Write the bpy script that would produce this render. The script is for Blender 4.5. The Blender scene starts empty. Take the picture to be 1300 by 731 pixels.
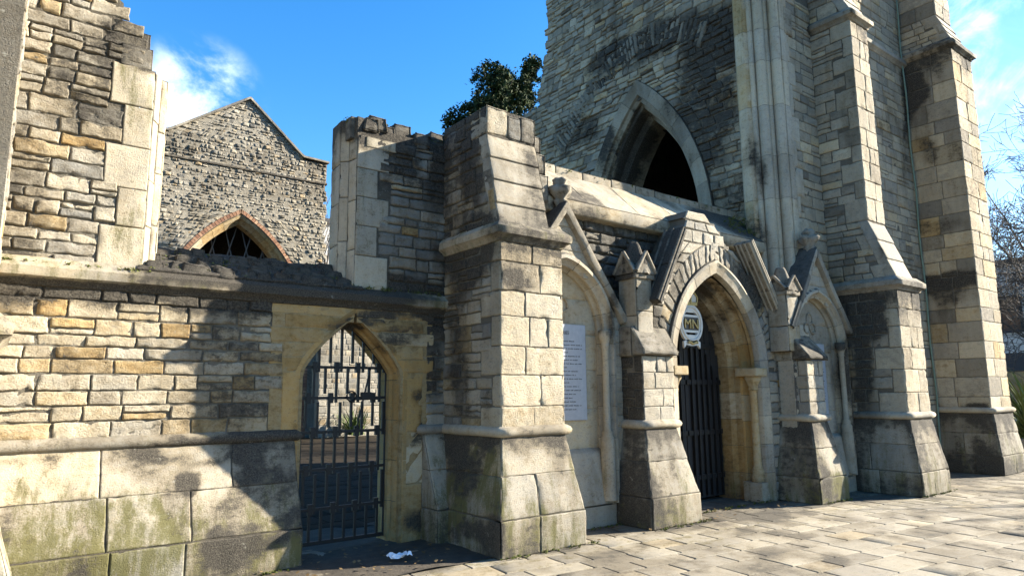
import bpy, math, random
import numpy as np
from mathutils import Vector, Matrix, Quaternion
random.seed(7)
RNG = np.random.default_rng(11)
S = bpy.context.scene
COL = S.collection

# ------------------------------------------------------------------ camera
def unit(v):
    v = np.array(v, float); return v / np.linalg.norm(v)
F_PX, CX, CY = 867., 650., 365.5
d1 = unit((1797 - CX, 490 - CY, F_PX))
d2 = np.array((-20 - CX, 505 - CY, F_PX)); d2 = unit(d2 - d1 * (d1 @ d2))
d3 = np.cross(d1, d2)
if d3[1] > 0: d3 = -d3
RW = np.stack([d1, d2, d3])
cam_d = bpy.data.cameras.new('camera'); cam = bpy.data.objects.new('camera', cam_d); COL.objects.link(cam)
cam_d.sensor_width = 36; cam_d.lens = 36 * F_PX / 1300; cam_d.clip_end = 2000; cam_d.clip_start = .05
rt, dn, fw = RW[:, 0], RW[:, 1], RW[:, 2]
M = Matrix(((rt[0], -dn[0], -fw[0], 0), (rt[1], -dn[1], -fw[1], 0), (rt[2], -dn[2], -fw[2], 1.6), (0, 0, 0, 1)))
cam.matrix_world = M
S.camera = cam

# ------------------------------------------------------------------ light
SUN_AZ, SUN_EL = math.radians(22.3), math.radians(24)      # azimuth measured from +x towards the viewer
to_sun = Vector((math.cos(SUN_AZ) * math.cos(SUN_EL), -math.sin(SUN_AZ) * math.cos(SUN_EL), math.sin(SUN_EL)))
sl = bpy.data.lights.new('sun', 'SUN'); sl.energy = 5.0; sl.angle = math.radians(.5); sl.color = (1, .92, .78)
so = bpy.data.objects.new('sun', sl); COL.objects.link(so)
so.rotation_euler = (-to_sun).to_track_quat('-Z', 'Y').to_euler()
W = bpy.data.worlds.new('World'); S.world = W; W.use_nodes = True
wn, wl = W.node_tree.nodes, W.node_tree.links
wn.clear()
sky = wn.new('ShaderNodeTexSky'); sky.sky_type = 'NISHITA'; sky.sun_disc = False
sky.sun_elevation = SUN_EL; sky.sun_rotation = math.atan2(to_sun.x, to_sun.y)
sky.air_density = 1.0; sky.dust_density = .3; sky.ozone_density = 2.5
bg = wn.new('ShaderNodeBackground'); bg.inputs[1].default_value = .082
out = wn.new('ShaderNodeOutputWorld')
tc = wn.new('ShaderNodeTexCoord')
hs = wn.new('ShaderNodeHueSaturation'); hs.inputs['Saturation'].default_value = 1.36; hs.inputs['Hue'].default_value = .503; hs.inputs['Value'].default_value = 1.0
wl.new(sky.outputs[0], hs.inputs['Color'])
last = hs.outputs[0]
def cloud(direction, width, scale, stretch, lo, hi, amount, seed):
    """a wisp of cloud in one part of the sky dome"""
    global last
    vm = wn.new('ShaderNodeVectorMath'); vm.operation = 'DOT_PRODUCT'
    vm.inputs[1].default_value = unit(direction); wl.new(tc.outputs['Generated'], vm.inputs[0])
    mr = wn.new('ShaderNodeMapRange'); mr.interpolation_type = 'SMOOTHSTEP'
    mr.inputs['From Min'].default_value = math.cos(width); mr.inputs['From Max'].default_value = math.cos(width * .15)
    wl.new(vm.outputs['Value'], mr.inputs['Value'])
    mp = wn.new('ShaderNodeMapping'); mp.inputs['Scale'].default_value = stretch; mp.inputs['Location'].default_value = (seed, seed * 2, seed * .3)
    mp.inputs['Rotation'].default_value = (0, math.radians(25), math.radians(20))
    wl.new(tc.outputs['Generated'], mp.inputs['Vector'])
    nz = wn.new('ShaderNodeTexNoise'); nz.inputs['Scale'].default_value = scale; nz.inputs['Detail'].default_value = 8; nz.inputs['Roughness'].default_value = .62
    nz.inputs['Distortion'].default_value = .6
    wl.new(mp.outputs[0], nz.inputs['Vector'])
    m2 = wn.new('ShaderNodeMapRange'); m2.interpolation_type = 'SMOOTHSTEP'
    m2.inputs['From Min'].default_value = lo; m2.inputs['From Max'].default_value = hi
    wl.new(nz.outputs['Fac'], m2.inputs['Value'])
    mu = wn.new('ShaderNodeMath'); mu.operation = 'MULTIPLY'; wl.new(mr.outputs[0], mu.inputs[0]); wl.new(m2.outputs[0], mu.inputs[1])
    m3 = wn.new('ShaderNodeMath'); m3.operation = 'MULTIPLY'; wl.new(mu.outputs[0], m3.inputs[0]); m3.inputs[1].default_value = amount
    mx = wn.new('ShaderNodeMix'); mx.data_type = 'RGBA'; wl.new(m3.outputs[0], mx.inputs['Factor'])
    wl.new(last, mx.inputs['A']); mx.inputs['B'].default_value = (9.5, 9.8, 10.2, 1)
    last = mx.outputs['Result']
cloud((.186, .907, .372), .095, 7.5, (1, 1, 1.15), .37, .78, .62, 3.1)
cloud((.882, .235, .413), .17, 6, (2.5, .8, .8), .42, .75, .7, 1.7)
cloud((.95, .25, .12), .42, 2.5, (1, 1, 2), .34, .85, .20, 5.3)
wl.new(last, bg.inputs[0]); wl.new(bg.outputs[0], out.inputs[0])
S.view_settings.view_transform = 'Standard'; S.view_settings.look = 'None'
S.view_settings.gamma = 1; S.view_settings.use_curve_mapping = False
S.view_settings.exposure = 2.12
try:
    S.cycles.max_bounces = 6; S.cycles.diffuse_bounces = 3; S.cycles.use_denoising = True
except Exception: pass

# ------------------------------------------------------------------ numpy value noise
def _hash(ix, iy, iz):
    h = (ix.astype(np.int64) * 374761393 + iy.astype(np.int64) * 668265263 + iz.astype(np.int64) * 2147483647) & 0xffffffff
    h = ((h ^ (h >> 13)) * 1274126177) & 0xffffffff
    h = h ^ (h >> 16)
    return (h & 0xffff) / 32767.5 - 1.
def noise(P, sc=1., off=0.):
    P = np.asarray(P, float) * sc + off
    i = np.floor(P); f = P - i; f = f * f * (3 - 2 * f); i = i.astype(np.int64)
    r = 0
    for a in (0, 1):
        wa = f[:, 0] if a else 1 - f[:, 0]
        for b in (0, 1):
            wb = f[:, 1] if b else 1 - f[:, 1]
            for c in (0, 1):
                wc = f[:, 2] if c else 1 - f[:, 2]
                r = r + wa * wb * wc * _hash(i[:, 0] + a, i[:, 1] + b, i[:, 2] + c)
    return r
def fbm(P, sc=1., o=3, off=0.):
    r, a = 0, 1.
    for k in range(o):
        r = r + a * noise(P, sc, off + 17.3 * k); sc = np.asarray(sc) * 2.07; a *= .5
    return r / 1.5
def sstep(a, b, x):
    t = np.clip((x - a) / (b - a), 0, 1); return t * t * (3 - 2 * t)

# ------------------------------------------------------------------ mesh builder
class MB:
    def __init__(s): s.v = []; s.a = []; s.q = []; s.t = []; s.n = 0
    def add(s, V, quads=None, tris=None, attr=(.5, .5, 0, 0), mat=0, smooth=True):
        V = np.asarray(V, float).reshape(-1, 3)
        A = np.asarray(attr, float)
        if A.ndim == 1: A = np.tile(A, (len(V), 1))
        s.v.append(V); s.a.append(A)
        for lst, fs in ((s.q, quads), (s.t, tris)):
            if fs is not None and len(fs):
                fs = np.asarray(fs, int) + s.n
                lst.append((fs, np.full(len(fs), mat), np.full(len(fs), smooth)))
        s.n += len(V); return s
    def build(s, name, mats, parent=None):
        V = np.concatenate(s.v); A = np.concatenate(s.a)
        if parent is not None:
            p = parent; off = np.zeros(3)
            while p is not None: off += np.array(p.location); p = p.parent
            V = V - off
        me = bpy.data.meshes.new(name)
        loops, starts, mi, sm, k = [], [], [], [], 0
        for lst, w in ((s.q, 4), (s.t, 3)):
            for fs, m, h in lst:
                loops.append(fs.ravel()); starts.append(k + np.arange(len(fs)) * w); k += fs.size; mi.append(m); sm.append(h)
        loops = np.concatenate(loops); starts = np.concatenate(starts)
        me.vertices.add(len(V)); me.vertices.foreach_set('co', V.astype(np.float32).ravel())
        me.loops.add(len(loops)); me.loops.foreach_set('vertex_index', loops.astype(np.int32))
        me.polygons.add(len(starts)); me.polygons.foreach_set('loop_start', starts.astype(np.int32))
        me.polygons.foreach_set('material_index', np.concatenate(mi).astype(np.int32))
        me.polygons.foreach_set('use_smooth', np.concatenate(sm).astype(bool))
        at = me.attributes.new('stone', 'FLOAT_COLOR', 'POINT'); at.data.foreach_set('color', A.astype(np.float32).ravel())
        me.update(calc_edges=True); me.validate()
        for m in (mats if isinstance(mats, (list, tuple)) else [mats]): me.materials.append(m)
        o = bpy.data.objects.new(name, me); COL.objects.link(o)
        if parent is not None: o.parent = parent
        return o

def tag(o, label=None, cat=None, group=None, kind=None):
    if label: o['label'] = label
    if cat: o['category'] = cat
    if group: o['group'] = group
    if kind: o['kind'] = kind
    return o
def thing(name, loc, label, cat, group=None):
    o = bpy.data.objects.new(name, None); o.location = loc; o.empty_display_size = .2; COL.objects.link(o)
    return tag(o, label, cat, group)

# ------------------------------------------------------------------ materials
def mat(name):
    m = bpy.data.materials.new(name); m.use_nodes = True
    n, l = m.node_tree.nodes, m.node_tree.links; b = n['Principled BSDF']
    return m, n, l, b
def ramp(n, stops):
    r = n.new('ShaderNodeValToRGB'); e = r.color_ramp.elements
    while len(e) < len(stops): e.new(.5)
    for x, (p, c) in zip(e, stops): x.position = p; x.color = (*c, 1)
    return r
def nz(n, l, pos, scale, det=6, rough=.6, stretch=None):
    t = n.new('ShaderNodeTexNoise'); t.inputs['Scale'].default_value = scale; t.inputs['Detail'].default_value = det; t.inputs['Roughness'].default_value = rough
    if stretch:
        mp = n.new('ShaderNodeMapping'); mp.inputs['Scale'].default_value = stretch; l.new(pos, mp.inputs[0]); pos = mp.outputs[0]
    l.new(pos, t.inputs['Vector']); return t.outputs['Fac']
def mth(n, l, op, a, b=None, clamp=False):
    m = n.new('ShaderNodeMath'); m.operation = op; m.use_clamp = clamp
    for i, x in enumerate((a, b)):
        if x is None: continue
        if isinstance(x, (int, float)): m.inputs[i].default_value = x
        else: l.new(x, m.inputs[i])
    return m.outputs[0]
def mapr(n, l, x, a, b, c=0, d=1, smooth=True):
    m = n.new('ShaderNodeMapRange'); l.new(x, m.inputs[0])
    if smooth: m.interpolation_type = 'SMOOTHSTEP'
    for i, q in zip((1, 2, 3, 4), (a, b, c, d)): m.inputs[i].default_value = q
    return m.outputs[0]
def mixc(n, l, f, a, b, mode='MIX'):
    m = n.new('ShaderNodeMix'); m.data_type = 'RGBA'; m.blend_type = mode
    for k, x in (('Factor', f), ('A', a), ('B', b)):
        if isinstance(x, (int, float)): m.inputs[k].default_value = x
        elif isinstance(x, tuple): m.inputs[k].default_value = (*x, 1)
        else: l.new(x, m.inputs[k])
    return m.outputs['Result']
PALE = [(0, (.16, .155, .145)), (.25, (.25, .236, .205)), (.5, (.365, .325, .255)), (.72, (.44, .375, .265)), (.88, (.38, .28, .145)), (1, (.36, .225, .085))]
def stone_mat(name, stops, bump=.5, mid_bump=1.3, lichen=(.36, .345, .285), crust_col=(.017, .015, .013), moss_col=(.082, .076, .020), fine=55., rough=.92, streak=True):
    m, n, l, b = mat(name)
    g = n.new('ShaderNodeNewGeometry'); pos = g.outputs['Position']
    a = n.new('ShaderNodeAttribute'); a.attribute_name = 'stone'
    sp = n.new('ShaderNodeSeparateColor'); l.new(a.outputs['Color'], sp.inputs[0])
    big = nz(n, l, pos, 1.7, 5, .6); mid = nz(n, l, pos, 9, 6, .65, (1, 1, 1.7)); fin = nz(n, l, pos, fine, 6, .7)
    tint = mth(n, l, 'ADD', sp.outputs[0], mth(n, l, 'MULTIPLY', mth(n, l, 'SUBTRACT', mid, .5), .35))
    rp = ramp(n, stops); l.new(tint, rp.inputs[0])
    val = mth(n, l, 'ADD', mapr(n, l, sp.outputs[1], 0, 1, .72, 1.2, False), mapr(n, l, fin, .25, .75, -.24, .24, False))
    val = mth(n, l, 'ADD', val, mapr(n, l, mid, .3, .7, -.22, .22, False))
    col = mixc(n, l, 1., rp.outputs[0], val, 'MULTIPLY')
    # dark pitted specks and soot
    pit = mapr(n, l, nz(n, l, pos, 26, 4, .8, (1, 1, 1.5)), .57, .70)
    col = mixc(n, l, mth(n, l, 'MULTIPLY', pit, .55), col, (.06, .055, .05))
    k = mth(n, l, 'ADD', mth(n, l, 'MULTIPLY', sp.outputs[2], 1.9), mth(n, l, 'ADD', mth(n, l, 'MULTIPLY', mth(n, l, 'SUBTRACT', mid, .5), 1.7), mth(n, l, 'MULTIPLY', mth(n, l, 'SUBTRACT', fin, .5), 1.3)))
    if streak:
        st = nz(n, l, pos, 3.2, 5, .6, (2.6, 2.6, .35))
        k = mth(n, l, 'ADD', k, mth(n, l, 'MULTIPLY', mth(n, l, 'SUBTRACT', st, .5), .7))
    ms = mth(n, l, 'ADD', mth(n, l, 'MULTIPLY', a.outputs['Alpha'], 1.2), mth(n, l, 'ADD', mth(n, l, 'MULTIPLY', mth(n, l, 'SUBTRACT', nz(n, l, pos, 4.5, 7, .65, (2., 2., .4)), .5), 2.4), mth(n, l, 'MULTIPLY', mth(n, l, 'SUBTRACT', fin, .5), .9)))
    grime = mth(n, l, 'ADD', mapr(n, l, k, -.10, .55), mth(n, l, 'MULTIPLY', mapr(n, l, nz(n, l, pos, 1.1, 7, .7, (1, 1, .7)), .46, .66), .45), True)
    col = mixc(n, l, mth(n, l, 'MULTIPLY', grime, .72), col, mixc(n, l, 1., col, (.40, .36, .30), 'MULTIPLY'))
    col = mixc(n, l, mapr(n, l, ms, .30, .95, 0, .85), col, moss_col)
    blot = mixc(n, l, mapr(n, l, fin, .35, .68), crust_col, (.085, .074, .058))
    col = mixc(n, l, mapr(n, l, k, .34, .80, 0, .95), col, blot)
    lich = mth(n, l, 'MULTIPLY', mapr(n, l, nz(n, l, pos, 15, 7, .7), .60, .70), mapr(n, l, nz(n, l, pos, 2.3, 3, .6), .45, .62))
    col = mixc(n, l, mth(n, l, 'MULTIPLY', lich, .5), col, lichen)
    l.new(col, b.inputs['Base Color']); b.inputs['Roughness'].default_value = rough; b.inputs['Specular IOR Level'].default_value = .25
    bp = n.new('ShaderNodeBump'); bp.inputs['Strength'].default_value = bump; bp.inputs['Distance'].default_value = .020
    vo = n.new('ShaderNodeTexVoronoi'); vo.inputs['Scale'].default_value = 48; l.new(pos, vo.inputs['Vector'])
    pock = mth(n, l, 'MULTIPLY', mapr(n, l, vo.outputs['Distance'], .05, .32), mapr(n, l, big, .40, .62, 0, 1))
    hsum = mth(n, l, 'ADD', mth(n, l, 'ADD', fin, mth(n, l, 'MULTIPLY', pock, .45)), mth(n, l, 'MULTIPLY', nz(n, l, pos, 24, 9, .75, (1, 1, 1.9)), mid_bump))
    l.new(hsum, bp.inputs['Height']); l.new(bp.outputs[0], b.inputs['Normal'])
    return m
M_STONE = stone_mat('weathered_limestone', PALE, .75)
M_DRESS = stone_mat('dressed_limestone', PALE, .45, .7, fine=80)
M_GREY = stone_mat('grey_tower_stone', [(0, (.155, .138, .112)), (.3, (.285, .252, .196)), (.55, (.40, .344, .252)), (.8, (.48, .40, .27)), (1, (.43, .31, .155))], .8)
M_MORTAR = stone_mat('old_mortar', [(0, (.10, .09, .075)), (.5, (.17, .152, .12)), (1, (.24, .21, .165))], .8, streak=False)
M_FLINT = stone_mat('flint_rubble', [(0, (.13, .125, .115)), (.4, (.26, .24, .20)), (.75, (.37, .33, .26)), (1, (.37, .27, .15))], .9)
M_PAVE = stone_mat('paving_stone', [(0, (.16, .145, .118)), (.4, (.27, .24, .188)), (.7, (.335, .295, .22)), (1, (.33, .26, .155))], .3, crust_col=(.07, .06, .045), moss_col=(.13, .11, .045), streak=False)
M_BRICK = stone_mat('red_brick', [(0, (.20, .10, .065)), (.5, (.28, .15, .09)), (1, (.34, .22, .14))], .5)
def plain(name, col, rough=.6, metal=0., scale=12, var=.25, bump=.0, spec=.4):
    m, n, l, b = mat(name)
    g = n.new('ShaderNodeNewGeometry')
    f = nz(n, l, g.outputs['Position'], scale, 6, .65)
    c = mixc(n, l, 1., col, mapr(n, l, f, .25, .75, 1 - var, 1 + var, False), 'MULTIPLY')
    l.new(c, b.inputs['Base Color']); b.inputs['Metallic'].default_value = metal
    l.new(mapr(n, l, f, .3, .7, rough - .1, min(1, rough + .1), False), b.inputs['Roughness']); b.inputs['Specular IOR Level'].default_value = spec
    if bump:
        bp = n.new('ShaderNodeBump'); bp.inputs['Strength'].default_value = bump; bp.inputs['Distance'].default_value = .01
        l.new(nz(n, l, g.outputs['Position'], scale * 3, 6, .7), bp.inputs['Height']); l.new(bp.outputs[0], b.inputs['Normal'])
    return m
M_IRON = plain('black_iron', (.012, .012, .013), .5, .3, 30, .4, .3)
M_WOOD = plain('dark_timber', (.016, .014, .013), .7, 0, 14, .5, .5)
M_PLAQ = plain('pale_slate', (.29, .305, .33), .55, 0, 20, .12, .1)
M_INK = plain('dark_lettering', (.05, .05, .055), .7)
M_WHITE = plain('white_enamel', (.56, .55, .51), .35, 0, 30, .06)
M_GOLD = plain('gilding', (.42, .32, .13), .5, .3, 30, .2)
M_RED = plain('crimson_cloth', (.24, .02, .03), .5)
M_BLACK = plain('black_enamel', (.015, .014, .013), .4)
M_SOIL = plain('dark_soil', (.05, .04, .028), .95, 0, 9, .6, .9)
M_ASPH = plain('asphalt', (.026, .020, .013), .95, 0, 40, .3, .4, spec=.1)
M_BARK = plain('tree_bark', (.10, .085, .07), .9, 0, 12, .4, .5)
M_RENDER = plain('white_render', (.62, .60, .57), .85, 0, 5, .1, .2)
M_SLATE = plain('dark_slate', (.05, .05, .055), .7)
M_GLASS = plain('dark_glass', (.02, .022, .025), .12, 0, 4, .2)
M_COPPER = plain('verdigris', (.13, .19, .15), .7)
M_PAPER = plain('white_paper', (.72, .74, .78), .7)
def leaf_mat(name, a, b_):
    m, n, l, b = mat(name)
    oi = n.new('ShaderNodeAttribute'); oi.attribute_name = 'stone'
    sp = n.new('ShaderNodeSeparateColor'); l.new(oi.outputs['Color'], sp.inputs[0])
    l.new(mixc(n, l, sp.outputs[0], a, b_), b.inputs['Base Color']); b.inputs['Roughness'].default_value = .75; b.inputs['Specular IOR Level'].default_value = .15
    b.inputs['Subsurface Weight'].default_value = 0
    return m
M_LEAF = leaf_mat('evergreen_leaf', (.012, .022, .008), (.045, .065, .018))
M_GRASSY = leaf_mat('strap_leaf', (.05, .08, .02), (.16, .19, .07))
M_MOSS = leaf_mat('moss_tuft', (.04, .05, .012), (.13, .14, .03))

# ------------------------------------------------------------------ surface maps
def plane(O, U, V):
    O, U, V = (np.array(x, float) for x in (O, U, V)); N = np.cross(U, V)
    return lambda u, v, d: O + np.multiply.outer(u, U) + np.multiply.outer(v, V) + np.multiply.outer(d, N)
X, Y, Z = np.eye(3)
def front(y): return plane((0, y, 0), X, Z)               # u = x, v = z, faces -y
def left(x, y0): return plane((x, y0, 0), -Y, Z)           # u runs from y0 towards the viewer, faces -x
def right(x, y0): return plane((x, y0, 0), Y, Z)           # faces +x
def rect(a, b): return lambda v: [(a, b)]
def none(P): return np.zeros(len(P))

def intervals(iv, v0, v1, e=1e-3):
    A, B = iv(v0 + e), iv(v1 - e)
    Mm = iv((v0 + v1) / 2)
    if len(A) != len(B) or len(Mm) != len(A): A = B = Mm
    A, B, Mm = [list(x) for x in A], [list(x) for x in B], list(Mm)
    for a, b, m in zip(A, B, Mm):                       # a step inside the course: keep the course square
        for i in (0, 1):
            if abs(m[i] - (a[i] + b[i]) / 2) > .022: a[i] = b[i] = m[i]
    return [(a[0], a[1], b[0], b[1]) for a, b in zip(A, B)]

def slab(mb, mp, v0, v1, iv, T=.3, step=.15, attr=(.45, .5, 0, 0), mat=1, crust=None, d=0.):
    """the body of a wall: skin at d, back at -T, ends and caps"""
    k = max(1, int(math.ceil((v1 - v0) / step))); hs = np.linspace(v0, v1, k + 1)
    for a, b in zip(hs[:-1], hs[1:]):
        for ua0, ub0, ua1, ub1 in intervals(iv, a, b):
            u = np.array([ua0, ub0, ub1, ua1] * 2); v = np.array([a, a, b, b] * 2); dd = np.array([d] * 4 + [-T] * 4)
            P = mp(u, v, dd); at = np.tile(np.array(attr, float), (8, 1))
            if crust is not None: at[:, 2] = crust(P)
            mb.add(P, [(0, 1, 2, 3), (5, 4, 7, 6), (4, 0, 3, 7), (1, 5, 6, 2), (3, 2, 6, 7), (4, 5, 1, 0)], attr=at, mat=mat, smooth=False)

def stones(mb, mp, v0, v1, iv, h=(.11, .19), l=(.22, .5), j=.010, d=.017, dv=.008, rough=.012, r=.014, g=.06, edge=-.008,
           warp=.008, tint=(.5, .22), val=(.5, .28), crust=None, moss=None, split=.15, mat=0, rows=None, skip=0., aniso=2.2, ochre=.06, bond=None, freq=10., chip=.028):
    """laid stones, each its own little worn height field standing proud of the mortar"""
    if rows is None:
        rows = [v0]
        while rows[-1] < v1 - h[0] * .6: rows.append(rows[-1] + random.uniform(*h))
        s = (v1 - v0) / (rows[-1] - v0); rows = [v0 + (x - v0) * s for x in rows]
    UU, VV, EE, DB, AT, QQ, RR, RD = [], [], [], [], [], [], [], []; n = 0
    for ri, (a, b) in enumerate(zip(rows[:-1], rows[1:])):
        for ua0, ub0, ua1, ub1 in intervals(iv, a, b):
            w = min(ub0 - ua0, ub1 - ua1) if max(ub0 - ua0, ub1 - ua1) > .02 else 0
            if max(ub0 - ua0, ub1 - ua1) < .05: continue
            wm = (ub0 - ua0 + ub1 - ua1) / 2
            cuts = [0.]
            if bond is not None:
                cuts = [0.] + [c for c in bond(ri, wm) if 0 < c < wm] + [wm]
            else:
                while cuts[-1] < wm - l[0] * .7:
                    cuts.append(cuts[-1] + random.uniform(*l))
                if len(cuts) > 1 and cuts[-1] > wm + l[0] * .5: cuts.pop()
                if len(cuts) == 1: cuts.append(wm)
                sc = wm / cuts[-1]; cuts = [c * sc for c in cuts]
            for ci in range(len(cuts) - 1):
                f0, f1 = cuts[ci] / wm, cuts[ci + 1] / wm
                tl = random.uniform(-.012, .012) if bond is None else 0
                pieces = [(0., 1.)]
                if random.random() < split and (b - a) > .13:
                    m_ = random.uniform(.35, .65); pieces = [(0., m_), (m_, 1.)]
                for p0, p1 in pieces:
                    if skip and random.random() < skip: continue
                    va, vb = a + (b - a) * p0 + j / 2, a + (b - a) * p1 - j / 2
                    hh = vb - va
                    L = (cuts[ci + 1] - cuts[ci]) - j
                    if L < .02 or hh < .015: continue
                    rr = min(r, hh * .4, L * .4)
                    def lin(Lx):
                        q_ = rr + min(.007, .2 * (Lx - 2 * rr)); k = max(1, int(round((Lx - 2 * q_) / g)))
                        return np.concatenate(([0, rr * .3, rr], np.linspace(q_, Lx - q_, k + 1), [Lx - rr, Lx - rr * .3, Lx]))
                    s, t = lin(L), lin(hh)
                    s_, t_ = np.meshgrid(s, t); ns, nt = len(s), len(t)
                    tv = (va - a + t_) / (b - a)
                    ul = (ua0 + (ua1 - ua0) * tv); ur = (ub0 + (ub1 - ub0) * tv); wd = ur - ul
                    fs = f0 + (f1 - f0) * ((s_ + j / 2) / (L + j))
                    if 0 < ci: fs = fs + (1 - s_ / L) * tl * (tv - .5) * 0
                    UU.append((ul + wd * fs).ravel()); VV.append((va + t_).ravel())
                    e = np.minimum(np.minimum(s_, L - s_), np.minimum(t_, hh - t_))
                    EE.append(e.ravel()); RD.append(np.full(ns * nt, rr))
                    m0 = ns * nt
                    DB.append(np.full(m0, d + random.uniform(-dv, dv))); RR.append(np.full(m0, random.uniform(0, 40)))
                    tn = random.gauss(tint[0], tint[1] * .6)
                    if random.random() < ochre: tn = random.uniform(.76, .93)
                    AT.append(np.tile((min(1, max(0, tn)), min(1, max(0, random.gauss(val[0], val[1] * .6))), random.gauss(0, .05), 0), (m0, 1)))
                    ii = np.arange(ns - 1)[None, :] + np.arange(nt - 1)[:, None] * ns
                    ii = ii.ravel() + n
                    QQ.append(np.stack([ii, ii + 1, ii + ns + 1, ii + ns], 1)); n += m0
    if not UU: return
    u, v, e, db, at, q, ro, rd = (np.concatenate(x) for x in (UU, VV, EE, DB, AT, QQ, RR, RD))
    P0 = mp(u, v, np.zeros(len(u)))
    u = u + warp * (.45 * noise(P0, 9., 3.) + .4 * noise(P0, 27., 3.)); v = v + warp * (.3 * noise(P0, 9., 31.) + .35 * noise(P0, 27., 31.))
    sc = np.array((freq, freq, freq * aniso))
    Q = P0 + ro[:, None] * .37
    ch = np.clip(fbm(Q, 11., 2, 5.) - .10, 0, 1) * np.maximum(rd * 1.5, chip)
    p_ = np.clip((e - ch * (e > 0)) / rd, 0, 1); e = np.where(e <= 0, 0., np.sqrt(np.clip(1 - (1 - p_) ** 2, 0, 1)))
    nn = fbm(Q, sc, 2) * .9 + .6 * fbm(P0, sc * 3.1, 2, 9.)
    dd = edge + e * (db - edge) + np.clip(e * 1.3, 0, 1) * rough * nn
    P = mp(u, v, dd)
    if crust is not None: at[:, 2] += crust(P)
    if moss is not None: at[:, 3] += moss(P)
    mb.add(P, q, attr=at, mat=mat)

ASH = dict(j=.005, d=.010, dv=.004, rough=.004, r=.007, g=.07, edge=-.004, warp=.003, split=0, aniso=1., ochre=.012)

def panel4(mb, A, B, C, D, T=.12, crust=None, moss=None, core=True, **kw):
    """dressed stones on a quad: A,B bottom left/right, C,D top right/left (seen from outside)"""
    A, B, C, D = (np.array(x, float) for x in (A, B, C, D))
    U = unit(B - A); N = unit(np.cross(U, D - A)); V = np.cross(N, U)
    w = np.linalg.norm(B - A); Du, Dv = (D - A) @ U, (D - A) @ V; Cu = (C - A) @ U; Hh = Dv
    iv = lambda v: [(Du * v / Hh, w + (Cu - w) * v / Hh)]
    mp = plane(A, U, V)
    if core: slab(mb, mp, 0, Hh, iv, T, step=9, crust=crust)
    o = dict(ASH); o.update(kw)
    stones(mb, mp, 0, Hh, iv, crust=crust, moss=moss, **o)

def crease(prof, lim=38):
    o = [prof[0]]; sk = []
    for i in range(1, len(prof)):
        o.append(prof[i])
        if i < len(prof) - 1:
            a, b = np.array(prof[i]) - np.array(prof[i - 1]), np.array(prof[i + 1]) - np.array(prof[i])
            c = a @ b / (np.linalg.norm(a) * np.linalg.norm(b) + 1e-9)
            if c < math.cos(math.radians(lim)): sk.append(len(o) - 1); o.append(prof[i])
    return o, set(sk)
def mould(mb, path, prof, seg=.14, wear=.004, block=.7, tint=(.5, .2), crust=None, moss=None, mat=0, caps=True):
    """a profile [(out, z)...] run along a plan path with mitred corners, in separate worn blocks"""
    path = [np.array(p, float) for p in path]; prof, skip = crease(prof)
    nrm = []
    for i in range(len(path)):
        ds = []
        if i > 0: ds.append(unit(path[i] - path[i - 1]))
        if i < len(path) - 1: ds.append(unit(path[i + 1] - path[i]))
        ns = [np.array((t[1], -t[0])) for t in ds]
        m = sum(ns); m = m / (m @ ns[0]); nrm.append(m)
    pts, nn, tid = [], [], []; acc = 0
    for i in range(len(path) - 1):
        Ls = np.linalg.norm(path[i + 1] - path[i]); k = max(1, int(round(Ls / seg)))
        for s in range(k + (1 if i == len(path) - 2 else 0)):
            f = s / k
            pts.append(path[i] * (1 - f) + path[i + 1] * f); nn.append(nrm[i] * (1 - f) + nrm[i + 1] * f)
            tid.append(int((acc + f * Ls) / block) + 97 * i)
        acc += Ls
    K, R = len(pts), len(prof)
    P = np.array([[(*(p + m * o), z) for o, z in prof] for p, m in zip(pts, nn)])
    cl = {t: (random.gauss(*tint), random.gauss(.5, .15)) for t in set(tid)}
    at = np.zeros((K, R, 4))
    for k_, t in enumerate(tid): at[k_, :, 0], at[k_, :, 1] = cl[t]
    V = P.reshape(-1, 3); at = np.clip(at.reshape(-1, 4), 0, 1)
    w = noise(V, 7., 5.) * wear + noise(V, 22., 8.) * wear * .6
    V = V + w[:, None] * np.array((.7, .7, .7))
    if crust is not None: at[:, 2] += crust(V)
    if moss is not None: at[:, 3] += moss(V)
    q = [(a * R + b, (a + 1) * R + b, (a + 1) * R + b + 1, a * R + b + 1) for a in range(K - 1) for b in range(R - 1) if b not in skip]
    mb.add(V, q, attr=at, mat=mat)
    if caps:
        for k_ in (0, K - 1):
            base = V[k_ * R:(k_ + 1) * R]; c = base.mean(0)
            mb.add(np.vstack([base, c]), tris=[(i, (i + 1) % R, R) for i in range(R)], attr=np.vstack([at[k_ * R:(k_ + 1) * R], at[k_ * R]]), mat=mat)

def arch_path(cx, w, z0, zs, za, n=14):
    """pointed opening outline from lower left over the apex to lower right, with outward normals"""
    h = za - zs; R = (w * w + h * h) / (2 * w); c = cx - w + R
    a1 = math.atan2(h, cx - c)
    pts = [(cx - w, z0 + (zs - z0) * i / 6) for i in range(6)]; nr = [(-1., 0.)] * 6
    for i in range(n + 1):
        a = math.pi + (a1 - math.pi) * i / n
        pts.append((c + R * math.cos(a), zs + R * math.sin(a))); nr.append((math.cos(a), math.sin(a)))
    ap = nr[-1]; nr[-1] = (0., 1. / max(.5, ap[1]))
    rp = [(2 * cx - x, z) for x, z in pts[-2::-1]]; rn = [(-a, b) for a, b in nr[-2::-1]]
    return np.array(pts + rp), np.array(nr + rn)
def arch_fn(cx, w, zs, za):
    """half open: at height z the (left, right) of the opening or None"""
    h = za - zs; R = (w * w + h * h) / (2 * w); c = cx - w + R
    def f(z):
        if z <= zs: return cx - w, cx + w
        if z >= za: return None
        x = c - math.sqrt(max(0, R * R - (z - zs) ** 2)); return x, 2 * cx - x
    return f
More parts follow.
